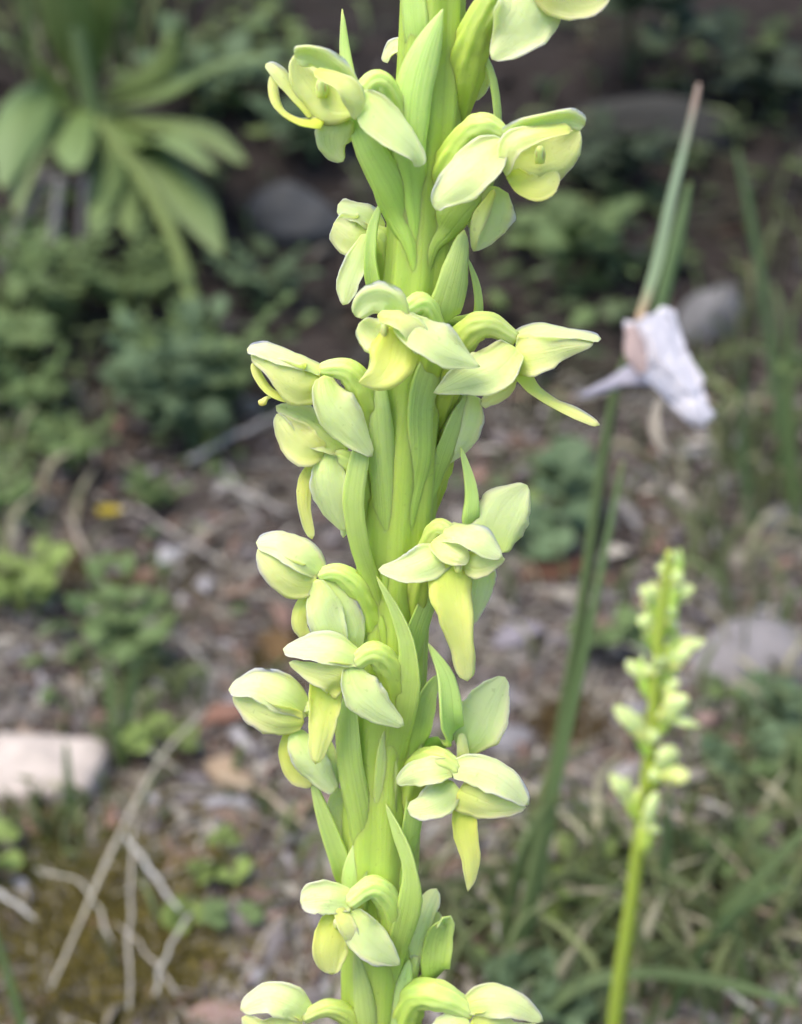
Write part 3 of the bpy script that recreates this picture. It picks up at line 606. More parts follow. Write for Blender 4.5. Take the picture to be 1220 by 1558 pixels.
# ------------------------------------------------------------------ leaf litter, moss, fine grass (nobody could count these)
def fast_g(px, py):
    r = FWD + RGT * ((px - 610) / FPX) + UPV * ((779 - py) / FPX)
    lo, hi = 8.0, 8.0
    while hi < 300:
        p = CAM + r * hi
        if p.z < smooth_bank(p.y): break
        lo = hi; hi *= 1.12
    for _ in range(9):
        d = (lo + hi) / 2; p = CAM + r * d
        if p.z < smooth_bank(p.y): hi = d
        else: lo = d
    p = CAM + r * lo; return Vector((p.x, p.y, gz(p.x, p.y)))
LIT = [(.26, .225, .22), (.20, .175, .175), (.33, .30, .29), (.15, .105, .08), (.24, .165, .12), (.44, .39, .32), (.10, .075, .065), (.36, .34, .35), (.28, .17, .13), (.52, .47, .40), (.07, .055, .05)]
def scatter_litter():
    leaf, twig = MB(), MB(); r = random.Random(5)
    for k in range(14500):
        px = r.uniform(-330, 1550) if k % 4 else r.uniform(-1300, 2500); py = r.triangular(-60, 1900, 1350)
        g = fast_g(px, py)
        far = g.y > 46
        if r.random() < .93 and (((px - 150) / 190) ** 2 + ((py - 1420) / 130) ** 2 < 1 or ((px - 860) / 55) ** 2 + ((py - 1110) / 35) ** 2 < 1): continue
        if far and r.random() < .45: continue
        c = r.choice(LIT); u = r.uniform(.9, 1.65) * (.25 if far else 1); c = tuple(x * u for x in c)  # far litter is darkened to stand for shade up the bank
        az = r.uniform(0, 6.283); L = r.choice((.25, .35, .5, .7, .9, 1.3)) * r.uniform(.7, 1.2) * (1.6 if far else 1)
        d = Vector((math.cos(az), math.sin(az), r.uniform(-.25, .35))).normalized()
        nr = Vector((r.uniform(-.6, .6), r.uniform(-.6, .6), 1)).normalized()
        b = g + Vector((0, 0, r.uniform(.02, .18)))
        bend = nr * L * r.uniform(-.12, .22)
        lamina(leaf, [b - d * L * .5, b + bend, b + d * L * .5], [L * .06, L * r.uniform(.06, .20), L * .04], nr, r.uniform(-.9, .9), .02, n=4, m=2, seed=k, col=c, wav=.4, rag=.3)
    for k in range(6800):
        px = r.uniform(-330, 1550) if k % 4 else r.uniform(-1300, 2500); py = r.triangular(-60, 1900, 1300)
        g = fast_g(px, py); far = g.y > 48
        if far and r.random() < .4: continue
        c = r.choice([(.34, .30, .26), (.24, .20, .18), (.45, .40, .32), (.55, .49, .38), (.62, .56, .45)]); u = r.uniform(.75, 1.15) * (.3 if far else 1)  # far twigs carry the same painted shade
        az = r.uniform(0, 6.283); L = r.uniform(.8, 3.2) * (1.5 if far else 1)
        d = Vector((math.cos(az), math.sin(az), r.uniform(-.06, .16))).normalized(); s = Vector((-d.y, d.x, r.uniform(0, .4)))
        b = g + Vector((0, 0, r.uniform(.06, .25))); q = r.uniform(.008, .03) * (1.5 if far else 1)
        tube(twig, [b - d * L * .5, b + s * L * r.uniform(-.1, .1), b + d * L * .5], [q, q * .9, q * .5], n=5, m=5, col=tuple(x * u for x in c))
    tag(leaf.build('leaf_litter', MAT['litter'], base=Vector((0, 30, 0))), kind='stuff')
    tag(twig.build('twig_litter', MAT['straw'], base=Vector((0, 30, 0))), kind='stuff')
scatter_litter()
def scatter_moss():
    mb = MB(); r = random.Random(7)
    spots = [(150, 1420, 270, 200, 7500, (.32, .26, .075)), (40, 1290, 150, 60, 1300, (.20, .22, .06)), (430, 1010, 60, 60, 500, (.14, .10, .03)), (860, 1110, 70, 45, 700, (.17, .115, .045)), (150, 880, 170, 50, 900, (.15, .11, .04)), (690, 1480, 90, 80, 900, (.13, .12, .04)), (860, 1500, 90, 70, 700, (.15, .12, .05)), (-150, 1500, 180, 160, 1500, (.14, .12, .035))]
    for (cx, cy, sx, sy, n, col) in spots:
        for k in range(n):
            x = cx + r.gauss(0, .5) * sx; y = cy + r.gauss(0, .5) * sy
            g = fast_g(x, y); h = r.uniform(.15, .5); q = r.uniform(.035, .075)
            t = g + Vector((r.uniform(-.1, .1), r.uniform(-.1, .1), h)); a = r.uniform(0, 6)
            b = [g + Vector((q * math.cos(a + i * 2.094), q * math.sin(a + i * 2.094), h * .35)) for i in range(3)]
            u = r.uniform(.5, 1.5)
            mb.add([g - Vector((0, 0, .05))] + b + [t], [(0, 2, 1), (0, 3, 2), (0, 1, 3), (1, 2, 4), (2, 3, 4), (3, 1, 4)], None, (col[0] * u, col[1] * u, col[2] * u))
    tag(mb.build('moss', MAT['moss'], base=Vector((0, 25, 0)), smooth=False), kind='stuff')
scatter_moss()
def scatter_grass():
    mb = MB(); r = random.Random(9)
    zones = [(950, 1440, 330, 130, 420, 2.4), (1140, 700, 90, 260, 130, 3.2), (200, 1080, 70, 120, 70, 1.6), (90, 10, 190, 100, 260, 7.0), (870, 760, 230, 200, 60, 2.0), (1190, 1250, 130, 200, 130, 2.0), (40, 700, 120, 260, 70, 2.2), (700, 250, 500, 200, 60, 2.6), (500, 1300, 300, 200, 50, 1.3), (60, 1260, 110, 50, 50, 1.1), (-500, 900, 300, 500, 120, 2.4), (1700, 900, 300, 500, 120, 2.4)]
    for (cx, cy, sx, sy, n, L) in zones:
        for k in range(n):
            g = fast_g(cx + r.gauss(0, .6) * sx, cy + r.gauss(0, .6) * sy)
            l = L * r.uniform(.5, 1.3); az = r.uniform(0, 6.283); ln = r.uniform(.2, .8)
            o = Vector((math.cos(az), math.sin(az), 0)) * l * ln
            c = r.choice([(.18, .215, .09), (.22, .26, .11), (.28, .32, .13), (.14, .165, .07), (.25, .30, .13), (.20, .26, .11), (.50, .46, .30)]); w_ = 0
            u = r.uniform(.8, 1.2)
            w_ = r.uniform(.03, .075) * (1 + g.y / 80)
            lamina(mb, [g, g + o * .3 + Vector((0, 0, l * .55)), g + o + Vector((0, 0, l * (1 - ln * .55)))], [w_ * .7, w_, w_ * .1], Vector((-o.y, o.x, .2)).normalized() if r.random() < .4 else Vector((o.x * -.2, -.9, .5)).normalized(), .4, .015, n=6, m=2, seed=k, col=tuple(x * u for x in c), capt=.02)
    tag(mb.build('grass', MAT['green'], base=Vector((0, 30, 0))), kind='stuff')
scatter_grass()
def scatter_cover():
    """low creeping leaves"""
    mb = MB(); r = random.Random(13)
    zones = [(120, 480, 130, 90, 70, .6), (310, 590, 90, 150, 110, .6), (180, 220, 260, 130, 50, 1.1), (890, 380, 120, 150, 60, 1.0), (1100, 150, 170, 160, 80, 1.2), (1160, 1110, 90, 90, 80, .5), (820, 1500, 130, 60, 60, .4), (1050, 1440, 190, 120, 35, .4), (180, 970, 130, 90, 40, .6), (30, 640, 60, 120, 70, .8), (380, 90, 130, 90, 80, 1.3), (820, 770, 60, 40, 20, .8), (1000, 330, 160, 200, 40, .9), (-450, 500, 300, 300, 90, 1.2), (1650, 500, 300, 300, 90, 1.2)]
    for (cx, cy, sx, sy, n, L) in zones:
        for k in range(n):
            g = fast_g(cx + r.gauss(0, .6) * sx, cy + r.gauss(0, .6) * sy)
            l = L * r.uniform(.6, 1.3); az = r.uniform(0, 6.283); h = r.uniform(.1, 1.2) * L
            d = Vector((math.cos(az), math.sin(az), r.uniform(-.2, .4))); b = g + Vector((0, 0, h))
            c = r.choice([(.15, .21, .08), (.19, .27, .10), (.13, .175, .08), (.24, .33, .11), (.18, .235, .115)]); u = r.uniform(.75, 1.2) * (.55 if g.y > 52 and g.x > 0 else 1)  # leaves far off on the right have shade put into their colour
            lamina(mb, [g, b - d * l * .15, b + d * l * .35, b + d * l - Vector((0, 0, l * .2))], [.02, l * .06, l * .33, l * .05], Vector((r.uniform(-.4, .4), r.uniform(-.7, .1), 1)).normalized(), -.4, .02, n=7, m=4, seed=k, col=tuple(x * u for x in c), wav=.2, rag=.35)
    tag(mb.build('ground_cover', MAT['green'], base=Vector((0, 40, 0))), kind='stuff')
scatter_cover()

# ------------------------------------------------------------------ the small blurred orchid on the right
def small_orchid():
    ax = [(925, 1690), (938, 1530), (958, 1390), (976, 1250), (990, 1120), (1000, 1000), (1010, 910), (1019, 838)]
    pts = rise(ax, -2.2); root = empty('orchid_plant', pts[0])
    tag(root, 'small blurred yellow green orchid spike to the right of the tall one', 'orchid')
    mb = MB(); tube(mb, pts, [pxw(h, p) for h, p in zip([12, 12, 11, 10, 9, 8, 7, 5], pts)], ribs=6, amp=.05, n=40, m=18)
    mb.build('stem', MAT['far_stem'], root)
    dz = depth(pts[4])
    F = [((1018, 876), [((1020, 836), 9), ((1026, 850), 7)], .1), ((1014, 893), [((1038, 871), 9), ((1030, 884), 7)], .3), ((1008, 925), [((974, 893), 11), ((990, 889), 10), ((980, 912), 8)], .3),
         ((1014, 912), [((1057, 894), 9), ((1040, 888), 7)], .0), ((1002, 965), [((971, 938), 11), ((982, 955), 8)], .2), ((1010, 945), [((1028, 928), 9), ((1020, 950), 7)], .5),
         ((1012, 995), [((1073, 975), 8), ((1052, 970), 8), ((1030, 1010), 8)], .1), ((1006, 1020), [((1050, 984), 11), ((1038, 1008), 9)], .4), ((998, 1030), [((1004, 1000), 11), ((1000, 1022), 9)], .7),
         ((992, 1040), [((952, 1006), 10), ((965, 1022), 9)], .1), ((1004, 1048), [((1034, 1038), 7), ((1020, 1055), 6)], .4), ((1000, 1098), [((1046, 1058), 13), ((1028, 1052), 10), ((1066, 1106), 6), ((992, 1080), 8)], .5),
         ((990, 1128), [((935, 1074), 13), ((958, 1100), 12), ((1004, 1118), 11), ((968, 1128), 9)], .4), ((994, 1175), [((1026, 1135), 15), ((1050, 1182), 14), ((988, 1186), 9), ((1030, 1192), 9)], .6),
         ((972, 1225), [((928, 1178), 11), ((946, 1190), 9), ((940, 1212), 7)], .2), ((976, 1275), [((999, 1204), 9), ((990, 1222), 8)], .4)]
    for (bx, by), ps, w_ in F:
        cx = sum(p[0][0] for p in ps) / len(ps); cy = sum(p[0][1] for p in ps) / len(ps)
        b = V(bx, by, dz); mx, my = bx + (cx - bx) * .28, by + (cy - by) * .25
        m_ = V(mx, my, dz - w_ * .35); k = dz / FPX
        mb = MB(); tube(mb, [b + UPV * -.25, b.lerp(m_, .5) + UPV * .08, m_], [6 * k, 8 * k, 5 * k], n=8, m=8)
        fl = mb.build('flower', MAT['ovary'], root)
        if len(ps) < 4:
            rr = random.Random(by); a_ = math.atan2(cy - by, cx - bx)
            for e in range(4 - len(ps)):
                b_ = a_ + rr.choice((-1, 1)) * rr.uniform(.9, 1.7); ps.append(((mx + math.cos(b_) * rr.uniform(18, 27), my + math.sin(b_) * rr.uniform(16, 24)), 6))
        for i, ((x, y), h) in enumerate(ps):
            t = V(x, y, dz - w_ * .5 + .12 * (i - 1)); c = m_.lerp(t, .55) + view(0, .3, 1) * .06
            mb = MB(); lamina(mb, [m_, c, t], [h * .6 * k, h * 1.1 * k, h * .4 * k], view(.1, .2, 1), -.6, .03, n=10, m=6, seed=i + bx, capt=.15, wav=.4, rag=.25)
            mb.build(['dorsal_sepal', 'lateral_sepal', 'lip', 'petal'][i], MAT['sepal' if i % 2 == 0 else 'petal'], fl)
        sg = 1 if cx > bx else -1; mb = MB()
        lamina(mb, [V(bx - 2 * sg, by + 28, dz - .02), V(bx + 12 * sg, by + 6, dz - .1), V(bx + 17 * sg, by - 22, dz - .1), V(bx + 15 * sg, by - 44, dz - .05)], [4 * k, 8 * k, 6 * k, 1 * k], view(.3 * sg, 0, 1), -.5, .03, n=8, m=4, seed=int(by), capt=.05); mb.build('bract', MAT['bract'], root)
small_orchid()

# ------------------------------------------------------------------ the grass stalk with the white dead leaf
k_ = depth(G(776, 1490))
lowp = [(770, 1500), (800, 1390), (838, 1220), (866, 1050), (890, 900), (912, 740), (936, 600), (962, 520)]
st = rise(lowp, -2.6)
blade_thing('grass_stalk', 'tall dark green grass stalk rising to the white crumpled leaf', 'grass', st, [8, 10, 12, 10, 9, 8, 7, 5], 'grass', nrm=view(.3, .1, 1), cup=-.7, thick=.06, n=40)
st2 = rise([(786, 1500), (822, 1330), (850, 1180), (884, 1020), (912, 880), (948, 700)], -2.2)
blade_thing('grass_stalk', 'second green stalk just right of the one holding the white leaf', 'grass', st2, [5, 6, 6, 6, 5, 3], 'grass', nrm=view(-.3, .1, 1), cup=-.7, thick=.05, n=40)
dl = depth(st[-1]) - .2
def leaf_tip():
    p = [V(958, 520, dl), V(975, 478, dl - .05), V(1000, 400, dl - .1), V(1022, 300, dl - .25), V(1046, 205, dl - .35), V(1064, 125, dl - .45)]
    m, t, b = nodes('brown_ended_blade'); at = nd(t, 'ShaderNodeAttribute', attribute_name='st'); sx = nd(t, 'ShaderNodeSeparateXYZ'); t.links.new(at.outputs['Vector'], sx.inputs[0])
    c = ramp(t, sx.outputs[1], [(0, (.55, .36, .17)), (.20, (.48, .33, .19)), (.32, (.25, .33, .17)), (.72, (.23, .31, .18)), (.84, (.28, .28, .19)), (.92, (.38, .27, .20)), (1, (.40, .29, .22))])
    t.links.new(c, b.inputs['Base Color']); b.inputs['Roughness'].default_value = .5; MAT['brown_end'] = m
    blade_thing('grass_stalk', 'straight grass blade with brown tip sticking up through the white leaf', 'grass', p, [5, 6, 8, 7, 5, 3.5], 'brown_end', nrm=view(-.3, 0, 1), cup=.5, thick=.05, n=36)
leaf_tip()
bl = rise([(985, 560), (1005, 470), (1030, 370), (1050, 275)], -.4, dl + 3.0)
blade_thing('grass_stalk', 'blurred green blade close behind the brown tipped one', 'grass', bl, [9, 11, 10, 4], 'grass', n=20, thick=.04)
def white_leaf():
    a = [V(962, 500, dl - .5), V(1010, 540, dl - .75), V(1040, 590, dl - .65), V(1078, 645, dl - .4)]
    root = empty('dead_leaf', V(1010, 560, dl)); tag(root, 'white crumpled dead leaf speared on the tall grass stalk', 'leaf')
    mb = MB(); rr = random.Random(4)
    N, Mm = 44, 30; q = []
    out_l = [(952, 490), (955, 530), (980, 575), (1015, 610), (1042, 640), (1066, 652)]
    out_r = [(985, 484), (1020, 468), (1042, 520), (1062, 565), (1072, 595), (1088, 632)]
    L = [Vector((x, y, 0)) for x, y in out_l]; R = [Vector((x, y, 0)) for x, y in out_r]
    top, bot = [], []
    for i in range(N + 1):
        t = i / N; l = cr(L, t); r_ = cr(R, t)
        for j in range(Mm + 1):
            s = j / Mm; x = l.lerp(r_, s)
            ed = 1 + 1.2 * abs(2 * s - 1) ** 3; jag = 6 * ed * noise.noise(Vector((t * 7, s * 5, 2))) + 4 * ed * noise.noise(Vector((t * 19, s * 13, 5)))
            z = .10 * noise.noise(Vector((t * 4, s * 3, 1))) + .05 * noise.noise(Vector((t * 9, s * 6, 4))) + .022 * noise.noise(Vector((t * 22, s * 15, 8))) + .12 * math.sin(s * 3.1) - .15 * t
            d = dl - .55 - z
            top.append(V(x.x + jag, x.y + jag * .6, d - .01)); bot.append(V(x.x + jag, x.y + jag * .6, d + .01))
    W = Mm + 1; o = len(top); f_ = []
    for i in range(N):
        for j in range(Mm):
            a_ = i * W + j; f_ += [(a_, a_ + W, a_ + W + 1, a_ + 1), (o + a_, o + a_ + 1, o + a_ + W + 1, o + a_ + W)]
        a_ = i * W; f_.append((a_, o + a_, o + a_ + W, a_ + W)); a_ += Mm; f_.append((a_, a_ + W, o + a_ + W, o + a_))
    for j in range(Mm):
        f_.append((j, j + 1, o + j + 1, o + j)); a_ = N * W + j; f_.append((a_, o + a_, o + a_ + 1, a_ + 1))
    mb.add(top + bot, f_, None, (.95, .90, .93)); mb.build('leaf_blade', MAT['paper'], root)
    mb = MB(); lamina(mb, [V(958, 494, dl - .98), V(966, 530, dl - 1.02), V(978, 570, dl - 1.0)], [pxw(x, V(966, 530, dl)) for x in (8, 16, 9)], view(-.3, .1, 1), -.4, .02, n=10, m=6, seed=3, wav=.4, rag=.3, col=(.62, .47, .43)); tag(mb.build('stained_patch', MAT['paper'], root), 'brownish pink stained fold')
    mb = MB(); lamina(mb, [V(998, 575, dl - .3), V(958, 570, dl - .2), V(925, 585, dl - .1), V(882, 604, dl)], [pxw(x, V(940, 570, dl)) for x in (13, 17, 9, 3)], view(-.1, .3, 1), -.5, .03, n=14, m=6, seed=6, wav=.4, rag=.3, col=(.50, .47, .54)); tag(mb.build('torn_flap', MAT['paper'], root), 'bluish grey torn flap')
    mb = MB(); lamina(mb, [V(1002, 605, dl - .5), V(996, 645, dl - .55), V(1004, 672, dl - .55), V(1020, 690, dl - .5)], [pxw(x, V(1000, 640, dl)) for x in (4, 9, 9, 5)], view(-.3, 0, 1), .7, .03, n=12, m=6, seed=7, col=(.50, .43, .34)); tag(mb.build('curled_strip', MAT['paper'], root), 'tan curled strip hanging down')
white_leaf()

# ------------------------------------------------------------------ broad leaved plant, top left
def rosette():
    d = 57.0; root = empty('broad_leaf_plant', G(150, 330)); tag(root, 'broad leaved green plant with drooping leaves in the top left corner', 'plant')
    mb = MB(); g = G(150, 330)
    tube(mb, [g, V(145, 250, d), V(140, 170, d), V(120, 60, d - 1), V(105, -60, d - 2)], [.5, .45, .45, .35, .2], n=16, m=10); mb.build('stem', MAT['grass'], root)
    Ls = [([(120, 165), (60, 140), (30, 190), (2, 290)], [10, 26, 34, 4], (.1, .5, .9)), ([(135, 165), (118, 180), (112, 220), (116, 258)], [8, 22, 24, 8], (0, .4, 1)),
          ([(165, 180), (225, 228), (285, 300), (340, 392)], [10, 26, 32, 3], (.3, .3, 1)), ([(165, 170), (230, 182), (300, 196), (376, 250)], [8, 20, 24, 4], (.2, .6, .8)),
          ([(150, 190), (172, 245), (156, 300), (140, 358)], [8, 17, 16, 4], (0, .2, 1)), ([(160, 190), (188, 260), (196, 320), (200, 362)], [7, 14, 15, 4], (.2, .2, 1)),
          ([(160, 165), (240, 140), (320, 100), (410, 84)], [8, 20, 22, 5], (.1, .7, .7)), ([(155, 150), (230, 110), (262, 70), (272, 36)], [8, 18, 20, 6], (.3, .2, 1)),
          ([(110, 160), (70, 170), (40, 230), (25, 330)], [8, 22, 24, 4], (-.2, .4, .9)), ([(150, 175), (215, 215), (260, 210), (330, 260)], [8, 16, 18, 4], (.2, .6, .7)),
          ([(120, 130), (95, 60), (80, -20), (72, -110)], [14, 22, 20, 5], (-.2, .1, 1)), ([(140, 120), (150, 40), (175, -30), (190, -100)], [12, 18, 18, 5], (.2, .1, 1)),
          ([(110, 140), (50, 90), (10, 60), (-50, 50)], [10, 22, 22, 4], (0, .6, .8)), ([(130, 130), (120, 50), (112, -20), (108, -100)], [12, 20, 20, 5], (0, .1, 1))]
    for i, (p, h, nv) in enumerate(Ls):
        P = [V(x, y, min(d - 1.5 * j + .3 * (i % 4), depth(G(x, y)) - .6)) for j, (x, y) in enumerate(p)]; h = [q * 1.2 for q in h]
        mb = MB(); lamina(mb, P, [pxw(q, P[0]) for q in h], view(*nv), -.35, .06, n=18, m=8, seed=i, wav=.15, rag=.08, capt=.05); mb.build('leaf', MAT['leaf'], root)
rosette()
stalk_thing('arching_herb', 'arching green stalk bending down from the broad leaved plant', 'stalk', rise([(322, 700), (308, 580), (292, 460), (262, 360), (212, 265), (150, 185)], 8.0), [10, 12, 12, 12, 11, 8], 'green', col=(.25, .32, .10))
for lab, p, h, c in [('pale dead stem upright under the broad leaves', [(70, 470), (80, 380), (92, 270)], [8, 9, 7], (.30, .28, .25)), ('grey dead stem leaning left under the broad leaves', [(0, 410), (35, 340), (75, 260)], [9, 9, 7], (.24, .22, .20)), ('thin grey dead stem right of the pale upright one', [(122, 420), (126, 350), (130, 270)], [7, 8, 6], (.22, .20, .19))]:
    stalk_thing('dead_twig', lab, 'stem', rise(p, -1.5), h, 'straw', 'dead stems under the broad leaved plant', col=c)

# ------------------------------------------------------------------ sticks and straws lying about
def lying(name, label, cat, pts, hw, col, lift=.25, group='dry stems and sticks on the soil'):
    hw = [h * .33 for h in hw]; P = [G(x, y, lift + (l[0] if l else 0)) for (x, y, *l) in pts]
    r_ = random.Random(label); Q = [cr(P, i / 9) + Vector((r_.gauss(0, .022), r_.gauss(0, .022), r_.gauss(0, .02))) for i in range(10)]; hw = [cr(hw, i / 9) * r_.choice((.85, .95, 1.0, 1.25)) for i in range(10)]; P = Q
    return stalk_thing(name, label, cat, P, hw, 'straw', group, col=col, n=18, bump=.25)
lying('stick', 'thick grey stick lying beyond the curled lip, left of the spike', 'stick', [(290, 738, .5), (340, 716, .6), (400, 690, .7), (440, 668, .6)], [11, 13, 11, 8], (.40, .38, .36), .4)
lying('dry_straw', 'long pale dry stem crossing the moss to a knobbed end', 'stem', [(85, 1545, .4), (148, 1425, .8), (210, 1300, 1.0), (262, 1205, .9), (312, 1128, .6)], [7, 9, 9, 9, 11], (.62, .55, .42), .3)
lying('dry_straw', 'thin dry stem running straight down from the long pale one', 'stem', [(212, 1310, .9), (204, 1420, .5), (202, 1570, .3)], [6, 8, 7], (.55, .50, .42), .3)
lying('dry_straw', 'short whitish stem piece slanting right over the moss', 'stem', [(198, 1335, .8), (236, 1378, .6), (278, 1424, .4)], [9, 9, 8], (.62, .59, .54), .3)
lying('dry_straw', 'pale stem slanting up from the bottom edge to the light leaf', 'stem', [(236, 1545, .3), (262, 1490, .5), (292, 1428, .4)], [9, 9, 7], (.60, .56, .48), .3)
lying('dry_straw', 'short white stem lying at the left edge below the cream stone', 'stem', [(-20, 1376, .3), (20, 1404, .4), (56, 1430, .3)], [9, 10, 7], (.66, .62, .56), .3)
lying('dry_straw', 'dry stem bowing out from the tangle at the lower left', 'stem', [(180, 1440, .3), (215, 1480, .5), (250, 1520, .4), (275, 1552, .3)], [5, 6, 6, 5], (.48, .42, .34), .3)
lying('dry_straw', 'brown grey stem slanting up beside the bottom left flower', 'stem', [(372, 1530, .3), (402, 1480, .5), (436, 1430, .4)], [8, 8, 7], (.45, .38, .31), .3)
lying('dry_straw', 'tan dry stem running from the dead leaf towards the spike', 'stem', [(330, 1208, .3), (400, 1246, .5), (470, 1290, .3)], [7, 9, 7], (.55, .45, .31), .3)
lying('dry_straw', 'long pale straw crossing the lower right behind the small orchid', 'stem', [(780, 1238, .6), (845, 1300, .8), (930, 1385, .8), (1020, 1468, .5)], [8, 11, 10, 7], (.66, .59, .43), .4)
lying('dry_straw', 'tan straw slanting down right of the small orchid', 'stem', [(985, 1275, .5), (1060, 1325, .7), (1130, 1400, .7), (1215, 1450, .4)], [7, 9, 8, 6], (.50, .41, .30), .4)
lying('dry_straw', 'curved tan straw arching along the bottom right', 'stem', [(760, 1500, .4), (830, 1452, 1.0), (920, 1448, 1.1), (1000, 1480, .6)], [6, 8, 8, 6], (.52, .46, .33), .4)
lying('dry_straw', 'broad white straw at the bottom right corner', 'stem', [(1070, 1530, .3), (1110, 1555, .4), (1160, 1590, .3)], [11, 13, 10], (.70, .67, .60), .3)
lying('dry_straw', 'grey curved twig sweeping down below the white leaf', 'stem', [(950, 655, .8), (1010, 690, 1.4), (1070, 745, 1.3), (1105, 805, .6)], [6, 8, 8, 6], (.27, .25, .24), .4)
lying('dry_straw', 'thin grey twig crossing above the small orchid tip', 'stem', [(930, 730, .6), (990, 775, .8), (1060, 830, .6)], [6, 7, 6], (.24, .22, .21), .4)
lying('dry_straw', 'pale curved root beside the left herbs', 'stem', [(345, 735, .3), (365, 780, .6), (395, 820, .3)], [7, 8, 6], (.42, .39, .36), .3)
lying('dry_straw', 'buff stem lying towards the hooded flower on the left', 'stem', [(262, 890, .3), (320, 842, .5), (370, 806, .3)], [7, 9, 7], (.42, .35, .27), .3)
lying('dry_straw', 'fallen stem slanting down at the far left above the cream stone', 'stem', [(105, 810, .4), (130, 870, .6), (165, 925, .4)], [9, 10, 7], (.45, .38, .30), .3)
lying('dry_straw', 'pale twig lying left of the stone under the drooping lip', 'stem', [(745, 1385, .3), (752, 1440, .4), (762, 1470, .3)], [8, 9, 8], (.48, .44, .42), .3)

for lab, p, h, c in [
    ('thin pale straw crossing low under the drooping pointed lip', [(690, 1255), (760, 1290), (850, 1330)], 5, (.60, .54, .40)),
    ('thin buff straw above the long pale straw', [(880, 1240), (960, 1330), (1050, 1420)], 4, (.58, .50, .36)),
    ('short white straw below the small orchid flowers', [(1040, 1250), (1100, 1290), (1150, 1340)], 6, (.62, .57, .47)),
    ('thin straw lying flat across the bottom right corner', [(1000, 1530), (1100, 1508), (1215, 1512)], 5, (.60, .53, .38)),
    ('short brown straw touching the right edge', [(1130, 1420), (1180, 1450), (1235, 1470)], 6, (.50, .40, .28)),
    ('wispy straw left of the dark leaning stalk', [(700, 1420), (760, 1395), (830, 1400)], 5, (.55, .50, .42)),
    ('fine straw on the litter right of the cream stone', [(170, 1130), (215, 1180), (280, 1210)], 4, (.58, .53, .44)),
    ('wispy straw crossing the moss in the lower left', [(60, 1360), (130, 1400), (175, 1470)], 4, (.60, .55, .45)),
    ('fine straw curving above the fallen reddish leaf', [(200, 990), (280, 1020), (330, 1070)], 4, (.56, .52, .46)),
    ('pale thin straw between the hooded flowers and the left herbs', [(210, 800), (260, 850), (330, 880)], 4, (.50, .45, .40)),
    ('thin straw standing out under the grey stick', [(330, 760), (390, 800), (440, 810)], 5, (.50, .46, .42)),
    ('grey straw right of the leaning dark stalk', [(930, 1000), (990, 1060), (1000, 1130)], 4, (.45, .41, .37)),
    ('short tan straw left of the tip of the small orchid', [(800, 930), (870, 945), (930, 930)], 5, (.42, .36, .30))]:
    lying('dry_straw', lab, 'stem', [(x, y, .4 + .3 * (j == 1)) for j, (x, y) in enumerate(p)], [h * 1.5] * 3, c, .3)
def dead_leaf(label, px, py, L, W_, az, col, seed):
    r = random.Random(seed); g = G(px, py, .3); d = Vector((math.cos(az), math.sin(az), .1)); mb = MB()
    lamina(mb, [g - d * L, g - d * L * .3 + Vector((0, 0, .2)), g + d * L * .4 + Vector((0, 0, .15)), g + d * L], [.05, W_, W_ * .8, .05], Vector((.1, -.4, 1)).normalized(), r.choice((-.6, .6)), .03, n=12, m=6, seed=seed, wav=.35, rag=.25, col=col)
    tag(mb.build('fallen_leaf', MAT['litter'], base=g), label, 'leaf', 'fallen brown leaves')
dead_leaf('tan fallen leaf on the litter left of the spike', 350, 1195, .8, .42, 2.5, (.50, .36, .24), 2)
dead_leaf('reddish fallen leaf above the tan one', 350, 1105, .7, .32, .2, (.34, .18, .13), 3)
dead_leaf('dark rust fallen leaf behind the hanging lip on the right', 845, 880, 1.1, .5, .3, (.18, .085, .05), 4)
dead_leaf('brown fallen leaf under the flower at centre left', 420, 1000, .8, .42, 1.8, (.20, .12, .05), 5)
dead_leaf('pale fallen leaf lying among the litter left of the hooded flower', 265, 860, .6, .3, .9, (.52, .50, .50), 6)
dead_leaf('mauve fallen leaf between the spike and the dark stalk', 790, 985, .8, .35, .4, (.36, .32, .35), 7)

